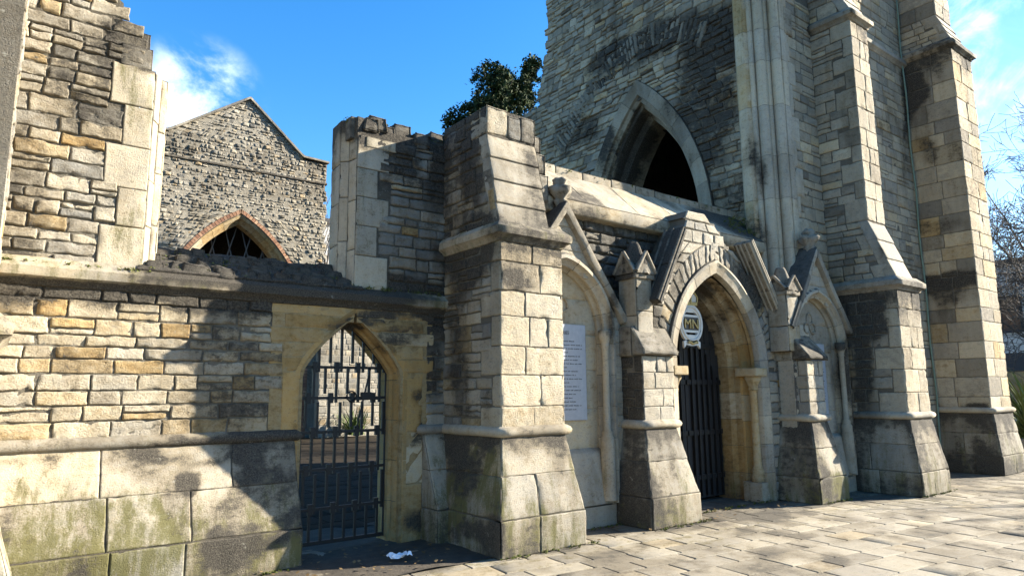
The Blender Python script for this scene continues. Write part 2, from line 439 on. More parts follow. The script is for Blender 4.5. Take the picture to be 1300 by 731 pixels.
def low_arch(cx, w, zs, za, k=.40):
    def f(z):
        if z <= zs: return cx - w, cx + w
        if z >= za: return None
        t = (z - zs) / (za - zs); q = w * (1 - t) * (1 + k * t); return cx - q, cx + q
    return f
def low_arch_path(cx, w, z0, zs, za, k=.40, n=12):
    f = low_arch(cx, w, zs, za, k)
    zz = list(np.linspace(z0, zs, 7)[:-1]) + list(np.linspace(zs, za - 1e-4, n))
    P = np.array([(f(z)[0], z) for z in zz]); t = np.gradient(P, axis=0); t /= np.linalg.norm(t, axis=1)[:, None]
    N = np.stack([-t[:, 1], t[:, 0]], 1); P[-1] = (cx, za); N[-1] = (0, 1.15)
    R = P[-2::-1].copy(); R[:, 0] = 2 * cx - R[:, 0]; RN = N[-2::-1] * np.array((-1, 1))
    return np.vstack([P, R]), np.vstack([N, RN])
def minus(a, b, f):
    """interval a..b with the opening f cut out"""
    def iv(v):
        A = a(v) if callable(a) else a; B = b(v) if callable(b) else b
        o = f(v)
        if o is None: return [(A, B)]
        return [x for x in ((A, min(o[0], B)), (max(o[1], A), B)) if x[1] - x[0] > .01]
    return iv

def sweep(mb, path, prof, mp3, block=.38, gap=.006, tint=(.5, .2), wear=.003, crust=None, moss=None, mat=0, core=True, jit=.004):
    """archivolt: profile [(r outward, depth)...] swept along (pts, normals); mp3(a, z, depth) -> world"""
    pts, nr = path; prof, skip = crease(prof)
    Ls = np.concatenate(([0], np.cumsum(np.linalg.norm(np.diff(pts, axis=0), axis=1)))); tot = Ls[-1]
    nb = max(1, int(round(tot / block))); bl = tot / nb; R = len(prof)
    def samp(s):
        return (np.array([np.interp(s, Ls, pts[:, k]) for k in (0, 1)]).T, np.array([np.interp(s, Ls, nr[:, k]) for k in (0, 1)]).T)
    def emit(s, off, at0):
        p, m = samp(s)
        V = np.concatenate([mp3(p[:, 0] + m[:, 0] * (r + off), p[:, 1] + m[:, 1] * (r + off), np.full(len(s), y + off)) for r, y in prof]).reshape(R, len(s), 3)
        K = len(s); V = V.transpose(1, 0, 2).reshape(-1, 3)
        V = V + (noise(V, 9., 4.) * wear + noise(V, 31., 4.) * wear * .5)[:, None]
        at = np.tile(np.array(at0, float), (len(V), 1))
        if crust is not None: at[:, 2] += crust(V)
        if moss is not None: at[:, 3] += moss(V)
        mb.add(V, [(a * R + b, (a + 1) * R + b, (a + 1) * R + b + 1, a * R + b + 1) for a in range(K - 1) for b in range(R - 1) if b not in skip], attr=at, mat=mat)
    for i in range(nb):
        s = np.linspace(i * bl + gap / 2, (i + 1) * bl - gap / 2, max(3, int(bl / .07) + 1))
        # keep the apex in the sampling
        ap = tot / 2
        if s[0] < ap < s[-1]: s = np.sort(np.append(s, ap))
        emit(s, random.uniform(-jit, jit), (min(1, max(0, random.gauss(*tint))), min(1, max(0, random.gauss(.5, .2))), 0, 0))
    if core: emit(np.union1d(np.linspace(0, tot, 60), [tot / 2]), .008, (.1, .2, .2, 0))

def box(mb, a, b, attr=(.5, .5, 0, 0), mat=0, smooth=False):
    x0, y0, z0 = a; x1, y1, z1 = b
    V = [(x0, y0, z0), (x1, y0, z0), (x1, y1, z0), (x0, y1, z0), (x0, y0, z1), (x1, y0, z1), (x1, y1, z1), (x0, y1, z1)]
    mb.add(V, [(0, 3, 2, 1), (4, 5, 6, 7), (0, 1, 5, 4), (1, 2, 6, 5), (2, 3, 7, 6), (3, 0, 4, 7)], attr=attr, mat=mat, smooth=smooth)
def hexa(mb, V8, n=6, wear=.004, attr=(.5, .5, 0, 0), crust=None, moss=None, mat=0, r=.012):
    """a worn block: 8 corners (bottom a,b,c,d ccw from above, then top), faces gridded, edges softened by wear"""
    V8 = np.array(V8, float); c = V8.mean(0)
    for f in ((0, 1, 5, 4), (1, 2, 6, 5), (2, 3, 7, 6), (3, 0, 4, 7), (4, 5, 6, 7), (3, 2, 1, 0)):
        A, B, C, D = V8[list(f)]
        t = np.unique(np.concatenate(([0, .03, .97, 1], np.linspace(0, 1, n + 1))))
        s_, t_ = np.meshgrid(t, t); s_, t_ = s_.ravel()[:, None], t_.ravel()[:, None]
        P = (A * (1 - s_) + B * s_) * (1 - t_) + (D * (1 - s_) + C * s_) * t_
        N = unit(np.cross(B - A, D - A)); k = len(t)
        e = np.minimum(np.minimum(s_, 1 - s_) * np.linalg.norm(B - A), np.minimum(t_, 1 - t_) * np.linalg.norm(D - A)).ravel()
        P = P - ((1 - np.clip(e / r, 0, 1)) * r * .5)[:, None] * unit(P.mean(0) - c) + (noise(P, 8., 2.) * wear + noise(P, 24., 2.) * wear * .6)[:, None]
        at = np.tile(np.array(attr, float), (len(P), 1))
        if crust is not None: at[:, 2] += crust(P)
        if moss is not None: at[:, 3] += moss(P)
        mb.add(P, [(b * k + a, b * k + a + 1, (b + 1) * k + a + 1, (b + 1) * k + a) for b in range(k - 1) for a in range(k - 1)], attr=at, mat=mat)
def hbox(mb, a, b, **kw):
    x0, y0, z0 = a; x1, y1, z1 = b
    hexa(mb, [(x0, y0, z0), (x1, y0, z0), (x1, y1, z0), (x0, y1, z0), (x0, y0, z1), (x1, y0, z1), (x1, y1, z1), (x0, y1, z1)], **kw)
def lathe(mb, c, prof, n=14, lobes=0, amp=0., attr=(.5, .5, 0, 0), mat=0, wear=.0, crust=None):
    cx, cy = c; V = []
    for r, z in prof:
        for k in range(n):
            a = 2 * math.pi * k / n; rr = r * (1 + amp * math.cos(lobes * a)) if lobes else r
            V.append((cx + rr * math.cos(a), cy + rr * math.sin(a), z))
    V = np.array(V)
    if wear: V = V + (noise(V, 18., 6.) * wear)[:, None]
    at = np.tile(np.array(attr, float), (len(V), 1))
    if crust is not None: at[:, 2] += crust(V)
    mb.add(V, [(i * n + k, i * n + (k + 1) % n, (i + 1) * n + (k + 1) % n, (i + 1) * n + k) for i in range(len(prof) - 1) for k in range(n)], attr=at, mat=mat)
def tube(mb, pts, rad, n=6, attr=(.5, .5, 0, 0), mat=0):
    pts = [np.array(p, float) for p in pts]; V = []
    for i, p in enumerate(pts):
        t = unit(pts[min(i + 1, len(pts) - 1)] - pts[max(i - 1, 0)])
        a = np.cross(t, Z if abs(t[2]) < .9 else X); a = unit(a); b = np.cross(t, a); r = rad[i] if hasattr(rad, '__len__') else rad
        for k in range(n):
            q = 2 * math.pi * k / n; V.append(p + r * (a * math.cos(q) + b * math.sin(q)))
    mb.add(V, [(i * n + k, i * n + (k + 1) % n, (i + 1) * n + (k + 1) % n, (i + 1) * n + k) for i in range(len(pts) - 1) for k in range(n)], attr=attr, mat=mat)

# weathering masks with their own shape, fixed in the place
def spots(*L):
    """elliptical stains: (x, y, z, rx, ry, rz, amount)"""
    def f(P):
        w = np.zeros(len(P)); q = P + .22 * np.stack([noise(P, 2.3, 1.), noise(P, 2.3, 5.), noise(P, 2.3, 9.)], 1)
        for x, y, z, rx, ry, rz, a in L:
            d = np.sqrt(((q[:, 0] - x) / rx) ** 2 + ((q[:, 1] - y) / ry) ** 2 + ((q[:, 2] - z) / rz) ** 2)
            w = np.maximum(w, a * (1 - sstep(.55, 1.15, d)))
        return w
    return f
def band(z, below, amount, above=.02):
    """streaks that run down under a ledge at height z"""
    def f(P):
        k = noise(P * np.array((1, 1, .25)), 4., 3.) * .5 + .5
        return amount * sstep(z - below * (.35 + k), z - .02, P[:, 2]) * (P[:, 2] < z + above)
    return f
def low(z, amount):
    return lambda P: amount * (1 - sstep(.1, z, P[:, 2] + .25 * noise(P, 1.7, 2.)))
def plus(*fs): return lambda P: sum(f(P) for f in fs)
def const(c): return lambda P: np.full(len(P), c)

# ================================================================== SETTING: ground
def ground_sheet(name, x0, x1, y0, y1, z, m, n=2, amp=0.):
    mb = MB(); xs = np.linspace(x0, x1, n); ys = np.linspace(y0, y1, n); gx, gy = np.meshgrid(xs, ys)
    P = np.stack([gx.ravel(), gy.ravel(), np.full(gx.size, z)], 1)
    if amp: P[:, 2] += amp * fbm(P, 3.2, 3)
    k = n
    mb.add(P, [(b * k + a, b * k + a + 1, (b + 1) * k + a + 1, (b + 1) * k + a) for b in range(k - 1) for a in range(k - 1)], attr=(.4, .4, 0, 0))
    return tag(mb.build(name, m), kind='structure')
ground_sheet('ground', -400, 600, -400, 700, -.04, M_ASPH)
pv = MB(); ang = math.radians(-6.3); PU = (math.cos(ang), math.sin(ang), 0); PV = (-math.sin(ang), math.cos(ang), 0)
pav_map = plane((0, 0, -.012), PU, PV)
slab(pv, pav_map, -9, 9.2, rect(-6, 40), .05, step=99, attr=(.1, .25, .28, .1), mat=1)
rows = [1.2]
while rows[-1] < 9.1: rows.append(rows[-1] + random.choice((.26, .30, .34, .34, .40)))
pav_crust = lambda P: .05 + .26 * sstep(-.15, .55, P[:, 1] - 5.45 + .08 * (P[:, 0] - 4.2) + .25 * noise(P, 1.9, 3.)) * (P[:, 0] > 4.) + .22 * sstep(.28, .62, fbm(P, 1.3, 3, 4.)) + .22 * sstep(.25, .5, noise(P, 4.3, 9.))
pav_moss = lambda P: np.clip(.32 - .25 * np.abs(P[:, 1] - 5.6 + .12 * P[:, 0] - .4), 0, 1) + .15 * sstep(.1, .6, fbm(P, .8, 2, 8.))
PVK = dict(chip=.006, j=.013, r=.006, rough=.0025, warp=.0025, edge=-.010, d=.012, split=0, aniso=1, ochre=.05, crust=pav_crust, moss=pav_moss, freq=2.5)
stones(pv, pav_map, 0, 0, rect(-.5, 24.), rows=rows, l=(.32, .66), dv=.002, g=.2, tint=(.56, .11), val=(.58, .14), **PVK)
tag(pv.build('pavement', [M_PAVE, M_MORTAR]), kind='structure')
ground_sheet('dirt_strip', -3, 4.35, 5.72, 8.2, .012, M_SOIL, 60, .022)
cy_ = MB(); cm = plane((0, 0, 0), X, Y)
slab(cy_, cm, 7.9, 60, rect(-30, 60), .03, step=99, attr=(.35, .4, 0, .1), mat=1)
cy_rows = list(np.arange(8., 25.6, .55))
stones(cy_, cm, 0, 0, rect(2., 17.), rows=cy_rows, l=(.5, 1.), dv=.003, g=.5, tint=(.5, .15), val=(.55, .2), **{**PVK, 'crust': None, 'moss': None})
tag(cy_.build('courtyard', [M_ASPH, M_ASPH]), kind='structure')

# ================================================================== builders for the church
PROFILE = [(0, 1), (.36, 1), (.355, .95), (.765, .45), (.775, .50), (1.16, .04)]
def plinth_levels(): return [((0, 1.), (.36, 1.)), ((.36, .96), (.775, .46)), ((.768, .50), (1.17, .05))]
MOSSY = lambda amt: plus(low(1.3, amt), lambda P: .25 * sstep(.15, .55, fbm(P, 2.1, 3, 6.)) * (P[:, 2] < 1.3))
def soot(amt, seed=0.): return lambda P: amt * sstep(.0, .55, fbm(P * np.array((1, 1, .6)), 1.6, 3, seed))

def buttress_plinth(x0, x1, yf, yb, ex, ey, crust=None, moss=None, tint=(.5, .12), top=1.17):
    mb = MB(); s = top / 1.17
    for (za, fa), (zb, fb) in plinth_levels():
        A = (x0 - ex * fa, yf - ey * fa); B = (x1 + ex * fa, yf - ey * fa); A2 = (x0 - ex * fb, yf - ey * fb); B2 = (x1 + ex * fb, yf - ey * fb)
        za, zb = za * s, zb * s
        kw = dict(rows=None, h=(.5, .6), l=(.45, .85), crust=plus(crust or none, const(.07), lambda P: .20 * sstep(.05, .5, noise(P * np.array((1, 1, .2)), 4.2, 7.)) + .06 * (1 - sstep(.0, .5, P[:, 2] + .3 * noise(P, 2.1, 3.)))), moss=plus(moss or none, const(.16)), tint=tint, val=(.42, .2), T=.1, r=.010, d=.010, g=.06, rough=.010)
        panel4(mb, (A[0], yb, za), (*A, za), (*A2, zb), (A2[0], yb, zb), **kw)
        panel4(mb, (*A, za), (*B, za), (*B2, zb), (*A2, zb), **kw)
        panel4(mb, (*B, za), (B[0], yb, za), (B2[0], yb, zb), (*B2, zb), **kw)
    return mb
ROLL = lambda z: [(0, z - .05), (.035, z - .045), (.062, z - .02), (.068, z + .01), (.055, z + .04), (.025, z + .06), (0, z + .068)]
STRING = lambda z: [(0, z - .10), (.03, z - .09), (.045, z - .055), (.095, z - .02), (.10, z + .005), (.10, z + .055), (.085, z + .07), (0, z + .15)]

def rowset(z0, z1, h):
    r = [z0]
    while r[-1] < z1 - h[0] * .6: r.append(r[-1] + random.uniform(*h))
    s = (z1 - z0) / (r[-1] - z0); return [z0 + (x - z0) * s for x in r]
def altq(rows, a, b):
    def q(v):
        i = int(np.searchsorted(rows, v)) - 1; return a if i % 2 else b
    return q
def stepfn(rows, lo, hi, seed=1):
    rr = random.Random(seed); vals = [rr.uniform(lo, hi) for _ in range(len(rows) + 2)]
    return lambda v: vals[max(0, min(len(vals) - 1, int(np.searchsorted(rows, v)) - 1))]

def shaft_faces(mb, x0, x1, yf, yb, z0, z1, hr=(.26, .36), crustL=None, crustF=None, tintL=(.5, .2), tintF=(.58, .12), quo=(.16, .36), rubh=(.10, .17), ashlar_side=False, mossF=None, kwL={}, kwF={}, rightside=True):
    """a buttress shaft: dressed front with quoins, coursed rubble on the flanks"""
    rows = rowset(z0, z1, hr); W = yb - yf
    slab(mb, front(yf), z0, z1, rect(x0, x1), W, step=9, crust=crustF)
    def bond(ri, w): return [w * (.62 if ri % 2 else .38)] if ri % 3 else ([w * .45, w * .74] if ri % 2 else [w * .5])
    kf = dict(ASH); kf.update(dict(rows=rows, bond=bond, tint=tintF, val=(.6, .2), crust=crustF, moss=mossF, g=.04, rough=.008, d=.012, dv=.006, r=.008, freq=14, warp=.007)); kf.update(kwF)
    stones(mb, front(yf), z0, z1, rect(x0 - .012, x1 + .012), **kf)
    for side in (0, 1):
        if side and not rightside: continue
        mp = right(x1, yf) if side else left(x0, yb)
        q = altq(rows, *quo)
        ivq = (lambda v: [(-.012, q(v))]) if side else (lambda v: [(W - q(v), W + .012)])
        ivr = (lambda v: [(q(v), W)]) if side else (lambda v: [(0, W - q(v))])
        ks = dict(ASH); ks.update(dict(rows=rows, l=(2, 2), tint=tintF, val=(.5, .2), crust=crustL, g=.07, rough=.008, d=.014, r=.016)); ks.update({k: v for k, v in kwF.items() if k not in ('bond',)})
        if ashlar_side:
            ks.update(l=(.3, .6)); stones(mb, mp, z0, z1, rect(-.012, W) if side else rect(0, W + .012), **ks)
        else:
            stones(mb, mp, z0, z1, ivq, **ks)
            kk = dict(h=rubh, l=(.16, .38), crust=crustL, tint=tintL, rough=.016, r=.010, aniso=2.6, warp=.014, val=(.5, .36), d=.018, freq=12., split=.25); kk.update(kwL)
            stones(mb, mp, z0, z1, ivr, **kk)

def weather_slabs(x0, x1, y0, z0, y1, z1, n, tint=(.45, .12), crust=None, moss=None, lip=.022, T=.16):
    mb = MB()
    for i in range(n):
        f0, f1 = i / n, (i + 1) / n
        ya, za, yb_, zb = y0 + (y1 - y0) * f0, z0 + (z1 - z0) * f0, y0 + (y1 - y0) * f1, z0 + (z1 - z0) * f1
        o = lip
        A = (x0 - .012, ya - o, za - .02)
        hexa(mb, [(x0 - .012, ya - o, za - .015), (x1 + .012, ya - o, za - .015), (x1 + .012, ya + T, za - .015), (x0 - .012, ya + T, za - .015),
                  (x0 - .012, yb_, zb), (x1 + .012, yb_, zb), (x1 + .012, yb_ + T, zb), (x0 - .012, yb_ + T, zb)],
             n=9, wear=.004, attr=(random.gauss(*tint), random.gauss(.5, .1), 0, 0), crust=crust, moss=moss, r=.016)
    return mb

def wedge_sides(mb, x0, x1, yb, pts, crust=None, tint=(.5, .2), quo=(.12, .30), rubh=(.10, .17), **kw):
    """flanks below the weathering: front boundary follows pts [(z, y)...]"""
    zs = [p[0] for p in pts]; ys = [p[1] for p in pts]
    fy = lambda v: float(np.interp(v, zs, ys))
    rows = rowset(zs[0], zs[-1], (.2, .3)); q = altq(rows, *quo)
    slab(mb, left(x0, yb), zs[0], zs[-1], lambda v: [(0, yb - fy(v))], x1 - x0, step=.2, crust=crust)
    for side in (0, 1):
        mp = right(x1, 0) if side else left(x0, yb)
        a = (lambda v: [(fy(v), fy(v) + q(v))]) if side else (lambda v: [(yb - fy(v) - q(v), yb - fy(v))])
        b = (lambda v: [(fy(v) + q(v), yb)]) if side else (lambda v: [(0, yb - fy(v) - q(v))])
        k = dict(ASH); k.update(rows=rows, l=(2, 2), crust=crust, tint=(.45, .12), g=.08); stones(mb, mp, 0, 0, a, **k)
        k = dict(h=rubh, l=(.14, .34), crust=crust, tint=tint); k.update(kw); stones(mb, mp, zs[0], zs[-1], b, **k)

SM = [M_STONE, M_MORTAR]; DM = [M_DRESS, M_MORTAR]; GM = [M_GREY, M_MORTAR]

# ================================================================== AISLE WALL with its little gateway
aw = thing('aisle_wall', (1.2, 6.9, 0), 'long low wall of warm coursed stone with a small arched gateway, left of the first buttress', 'stone wall')
YW = 6.9
g_f = low_arch(3.135, .545, 1.84, 2.42)
crA = plus(band(2.56, .34, .75), spots((3.9, 6.9, 2.5, .7, .5, .35, .6), (2.0, 6.9, 1.75, .9, .5, .5, .22), (4.1, 6.9, 2.2, .35, .5, .7, .4)), soot(.12, 3.))
mb = MB()
slab(mb, front(YW), 0, 2.75, minus(-3., 4.3, low_arch(3.135, .60, 1.84, 2.48)), .40, step=.1, crust=crA)
rows_l = rowset(1.24, 2.57, (.095, .16)); qa = altq(rowset(0, 2.58, (.33, .5)), 2.24, 2.36)
stones(mb, front(YW), 1.24, 2.57, lambda v: [(-3., (lambda b: b)(qa(v)))], rows=rows_l, l=(.18, .48), crust=crA, tint=(.66, .17), ochre=.12, val=(.58, .26), g=.030, j=.009, d=.014, dv=.007, rough=.014, r=.008, aniso=2.6, warp=.014, freq=12., split=.22)
stones(mb, front(YW), 1.24, 2.57, lambda v: [(altq(rowset(0, 2.58, (.3, .4)), 4.02, 4.02)(v), 4.30)], l=(.12, .28), crust=crA, tint=(.4, .2), g=.05)
mb.build('rubble_face', SM, aw)
# gateway surround
mb = MB(); slab(mb, front(YW), 0, 2.575, minus(2.24, 4.10, low_arch(3.135, .56, 1.84, 2.44)), .2, step=.1, attr=(.9, .4, .1, .05), mat=0, d=.005); crG = plus(spots((3.35, 6.9, 2.47, .5, .4, .10, .42), (3.7, 6.9, 2.2, .28, .4, .22, .30), (4.05, 6.9, 1.55, .22, .4, .28, .5), (3.9, 6.9, 1.05, .18, .3, .3, .5), (3.95, 6.9, 2.45, .3, .4, .12, .55), (4.0, 6.9, .25, .35, .4, .3, .4)), soot(.06, 1.))
ro = rowset(0, 1.84, (.5, .62)) + [1.99, 2.14, 2.29, 2.43, 2.58]; qL = altq(ro, 2.22, 2.36); qR = altq(ro, 4.12, 3.98)
KG = dict(ASH); KG.update(rows=ro, l=(.5, 1.2), tint=(1., .07), val=(.6, .25), crust=crG, moss=low(.5, .35), ochre=.3, g=.06, rough=.007, warp=.006)
stones(mb, front(YW), 0, 0, lambda v: [(qL(v), g_f(v)[0] - .05 if g_f(v) else 3.13)], **KG)
stones(mb, front(YW), 0, 0, lambda v: [((g_f(v)[1] + .05) if g_f(v) else 3.14, qR(v))], **KG)
mpx = lambda a, b, y: np.stack([a, y, b], 1)
sweep(mb, low_arch_path(3.135, .545, 0, 1.84, 2.42), [(.10, YW - .008), (.055, YW - .012), (.0, YW + .07), (.0, YW + .16), (-.03, YW + .18), (-.03, YW + .42)], mpx, block=.45, tint=(1., .08), crust=crG, moss=low(.5, .35))
mb.build('gateway', DM, aw)
mb = MB()
crP = plus(spots((1.45, 6.6, .95, .22, .4, .14, .6), (2.1, 6.5, .30, .5, .5, .28, .32), (1.1, 6.6, 1.12, 2.2, .4, .07, .35), (2.2, 6.6, .7, .4, .4, .3, .22)), soot(.16, 7.))
moP = plus(low(1.25, .40), spots((.5, 6.6, .5, 1.2, .8, .5, .25)))
for (za, fa), (zb, fb) in plinth_levels():
    for xa, xb in ((-3., 2.5), (3.99, 4.3)):
        k = dict(h=(.5, .6), l=(.5, 1.05), crust=plus(crP, const(.06), lambda P: .22 * sstep(.05, .5, noise(P * np.array((1, 1, .2)), 4.2, 7.)) + .12 * (1 - sstep(.0, .45, P[:, 2] + .3 * noise(P, 2.1, 3.)))), moss=plus(moP, const(.14)), tint=(.52, .14), val=(.42, .2), rough=.009, r=.010, g=.06)
        ya, yb = YW - .34 * fa, YW - .34 * fb
        panel4(mb, (xa, ya, za), (xb, ya, za), (xb, yb, zb), (xa, yb, zb), **k)
        panel4(mb, (xb, ya, za), (xb, YW + .02, za), (xb, YW + .02, zb), (xb, yb, zb), **k)
        if xa > 0: panel4(mb, (xa, YW + .02, za), (xa, ya, za), (xa, yb, zb), (xa, YW + .02, zb), **k)
mb.build('plinth', DM, aw)
mb = MB(); mould(mb, [(-3, YW), (2.5, YW), (2.5, YW + .05)], ROLL(1.2), crust=plus(const(.16), spots((2.0, 6.9, 1.2, .8, .5, .2, .5))), moss=const(.2), tint=(.5, .1))
mould(mb, [(3.97, YW + .02), (3.97, YW), (4.3, YW)], ROLL(1.2), crust=const(.1)); mb.build('moulding', DM, aw)
mb = MB(); mould(mb, [(-3, YW), (4.26, YW)], STRING(2.62), crust=plus(spots((2.5, 6.85, 2.7, 1.6, .6, .25, .8)), const(.04), band(2.56, .1, .5)), moss=const(.36), tint=(.55, .1), block=.9, wear=.006)
mb.build('string_course', DM, aw)
# left upper wall and its window jamb
mb = MB(); ru = rowset(2.70, 6.4, (.09, .17))
ju = rowset(2.74, 4.66, (.3, .46)); jq = altq(ju, .80, .68)
rag = stepfn(ru, -.05, .05, 3)
def ub(v):
    if v < 4.66: return jq(v)
    if v < 5.06: return .92 + rag(v)
    if v < 5.27: return .76 + rag(v)
    return .66 + rag(v) - .12 * (v - 5.3)
crU = plus(soot(.22, 2.), spots((.0, 6.9, 3.2, .3, .4, .7, .25), (.3, 6.9, 4.6, .8, .5, .7, .15)))
slab(mb, front(YW + .02), 2.70, 6.4, lambda v: [(-3., ub(v) + (.24 if v < 4.66 else -.05))], .6, step=.13, crust=crU)
stones(mb, front(YW + .02), 0, 0, lambda v: [(-3., ub(v))], rows=ru, l=(.15, .42), crust=crU, tint=(.50, .17), val=(.60, .26), g=.030, j=.010, d=.018, dv=.011, rough=.020, r=.009, aniso=2.6, warp=.018, freq=12., split=.22)
mb.build('upper_wall', SM, aw)
mb = MB(); k = dict(ASH); k.update(rows=ju, l=(2, 2), tint=(.62, .08), val=(.66, .12), crust=plus(soot(.10, 5.), spots((1.05, 6.9, 4.6, .3, .3, .12, .4))), moss=spots((.95, 6.95, 4.3, .3, .4, .5, .45), (1.1, 7., 3., .3, .3, .3, .4)), ochre=.0, g=.07)
stones(mb, front(YW + .01), 0, 0, lambda v: [(jq(v), 1.04)], **k)
for (xa, ya), (xb, yb) in (((1.04, YW + .01), (1.10, YW + .12)), ((1.10, YW + .12), (1.17, YW + .14)), ((1.17, YW + .14), (1.20, YW + .60))):
    panel4(mb, (xa, ya, 2.74), (xb, yb, 2.74), (xb, yb, 4.64 - .1 * (xb - 1.04)), (xa, ya, 4.64), h=(.4, .6), l=(2, 2), tint=(.64, .08), val=(.7, .1), crust=soot(.1, 5.), moss=spots((1.2, 7.2, 4.2, .2, .4, .4, .4)))
hbox(mb, (.74, YW + .0, 4.65), (1.0, YW + .5, 4.86), attr=(.35, .4, .15, .1), crust=soot(.3)); hbox(mb, (.80, YW + .05, 4.87), (.98, YW + .45, 5.03), attr=(.3, .45, .15, .1), crust=soot(.3))
mb.build('window_jamb', DM, aw)
# right stub with ragged top
mb = MB(); rs = rowset(2.72, 4.80, (.10, .17)); rg = stepfn(rs, -.03, .03, 8)
crS = plus(const(.10), band(4.8, .35, .55), soot(.34, 9.), spots((4.2, 6.9, 4.2, .3, .4, .6, .4), (3.8, 6.9, 2.8, .6, .4, .2, .5)))
stf = lambda v: 4.80 - 0
slab(mb, front(YW), 2.72, 4.62, rect(3.10, 4.3), .5, step=.2, crust=crS)
jl = altq(rowset(2.72, 4.5, (.35, .5)), 3.38, 3.52)
stones(mb, front(YW), 2.72, 4.52, lambda v: [(jl(v) if v < 4.4 else 3.12, 4.3)], h=(.09, .15), l=(.16, .38), crust=crS, tint=(.30, .2), val=(.5, .3), rough=.018, g=.035, d=.02, r=.012, aniso=2.6, warp=.014, freq=12.)
for i in range(46):                                                     # broken rubble along the wall head
    x = random.uniform(3.12, 4.25); y = random.uniform(6.93, 7.36); s = random.uniform(.07, .15); z = 4.50 + random.uniform(0, .16) + .06 * (x - 3.1)
    hexa(mb, [(x - s, y - s * .7, z - .08), (x + s * random.uniform(.6, 1), y - s * .7, z - .08), (x + s * .9, y + s * .7, z - .08), (x - s, y + s * .7, z - .08),
              (x - s * .8, y - s * .5, z + s * .7), (x + s * .7, y - s * .6, z + s * random.uniform(.5, .9)), (x + s * .7, y + s * .5, z + s * .8), (x - s * .8, y + s * .5, z + s * .7)], n=4, wear=.018, attr=(.3, .45, .34, .05), r=.03)
mb.build('stub_wall', SM, aw)
mb = MB(); rj = rowset(2.72, 4.5, (.35, .5)); jl = altq(rj, 3.36, 3.50)
k = dict(ASH); k.update(rows=rj, l=(2, 2), tint=(.52, .12), val=(.5, .15), crust=plus(soot(.4, 4.), const(.06), band(4.55, .4, .5)), moss=const(.16), g=.07)
stones(mb, front(YW - .01), 0, 0, lambda v: [(3.10, jl(v))], **k)
for (xa, ya), (xb, yb) in (((3.02, YW + .5), (3.00, YW + .22)), ((3.00, YW + .22), (3.08, YW + .14)), ((3.08, YW + .14), (3.10, YW - .01))):
    panel4(mb, (xa, ya, 2.72), (xb, yb, 2.72), (xb, yb, 4.72), (xa, ya, 4.72), h=(.4, .6), l=(2, 2), tint=(.6, .1), val=(.55, .12), crust=plus(band(4.72, .6, .6), soot(.32), const(.05)))
hbox(mb, (3.03, YW + .03, 4.46), (3.36, YW + .4, 4.72), attr=(.35, .4, .32, .05), crust=soot(.3)); hbox(mb, (3.2, YW - .03, 4.38), (3.58, YW + .3, 4.50), attr=(.6, .5, .1, .25))
mb.build('window_jamb', DM, aw)
mb = MB(); panel4(mb, (1.0, YW - .06, 2.74), (3.2, YW - .06, 2.74), (3.2, YW + .46, 3.04), (1.0, YW + .46, 3.04), h=(.28, .32), l=(.4, .8), tint=(.2, .1), val=(.3, .1), crust=const(.62), moss=const(.3), rough=.02, T=.5)
for i in range(70):
    x = random.uniform(1.12, 3.05); f = random.random(); y = YW - .02 + .44 * f; z = 2.77 + .27 * f; sx_, h_ = random.uniform(.05, .15), random.uniform(.015, .06)
    hexa(mb, [(x - sx_, y - .05, z - .06), (x + sx_, y - .05, z - .06), (x + sx_, y + .06, z - .04), (x - sx_, y + .06, z - .04), (x - sx_ * .8, y - .03, z + h_), (x + sx_ * .75, y - .035, z + h_ * .7), (x + sx_ * .7, y + .05, z + h_), (x - sx_ * .8, y + .05, z + h_)], n=4, wear=.016, attr=(.25, .3, .42, .25), r=.02)
mb.build('window_sill', DM, aw)

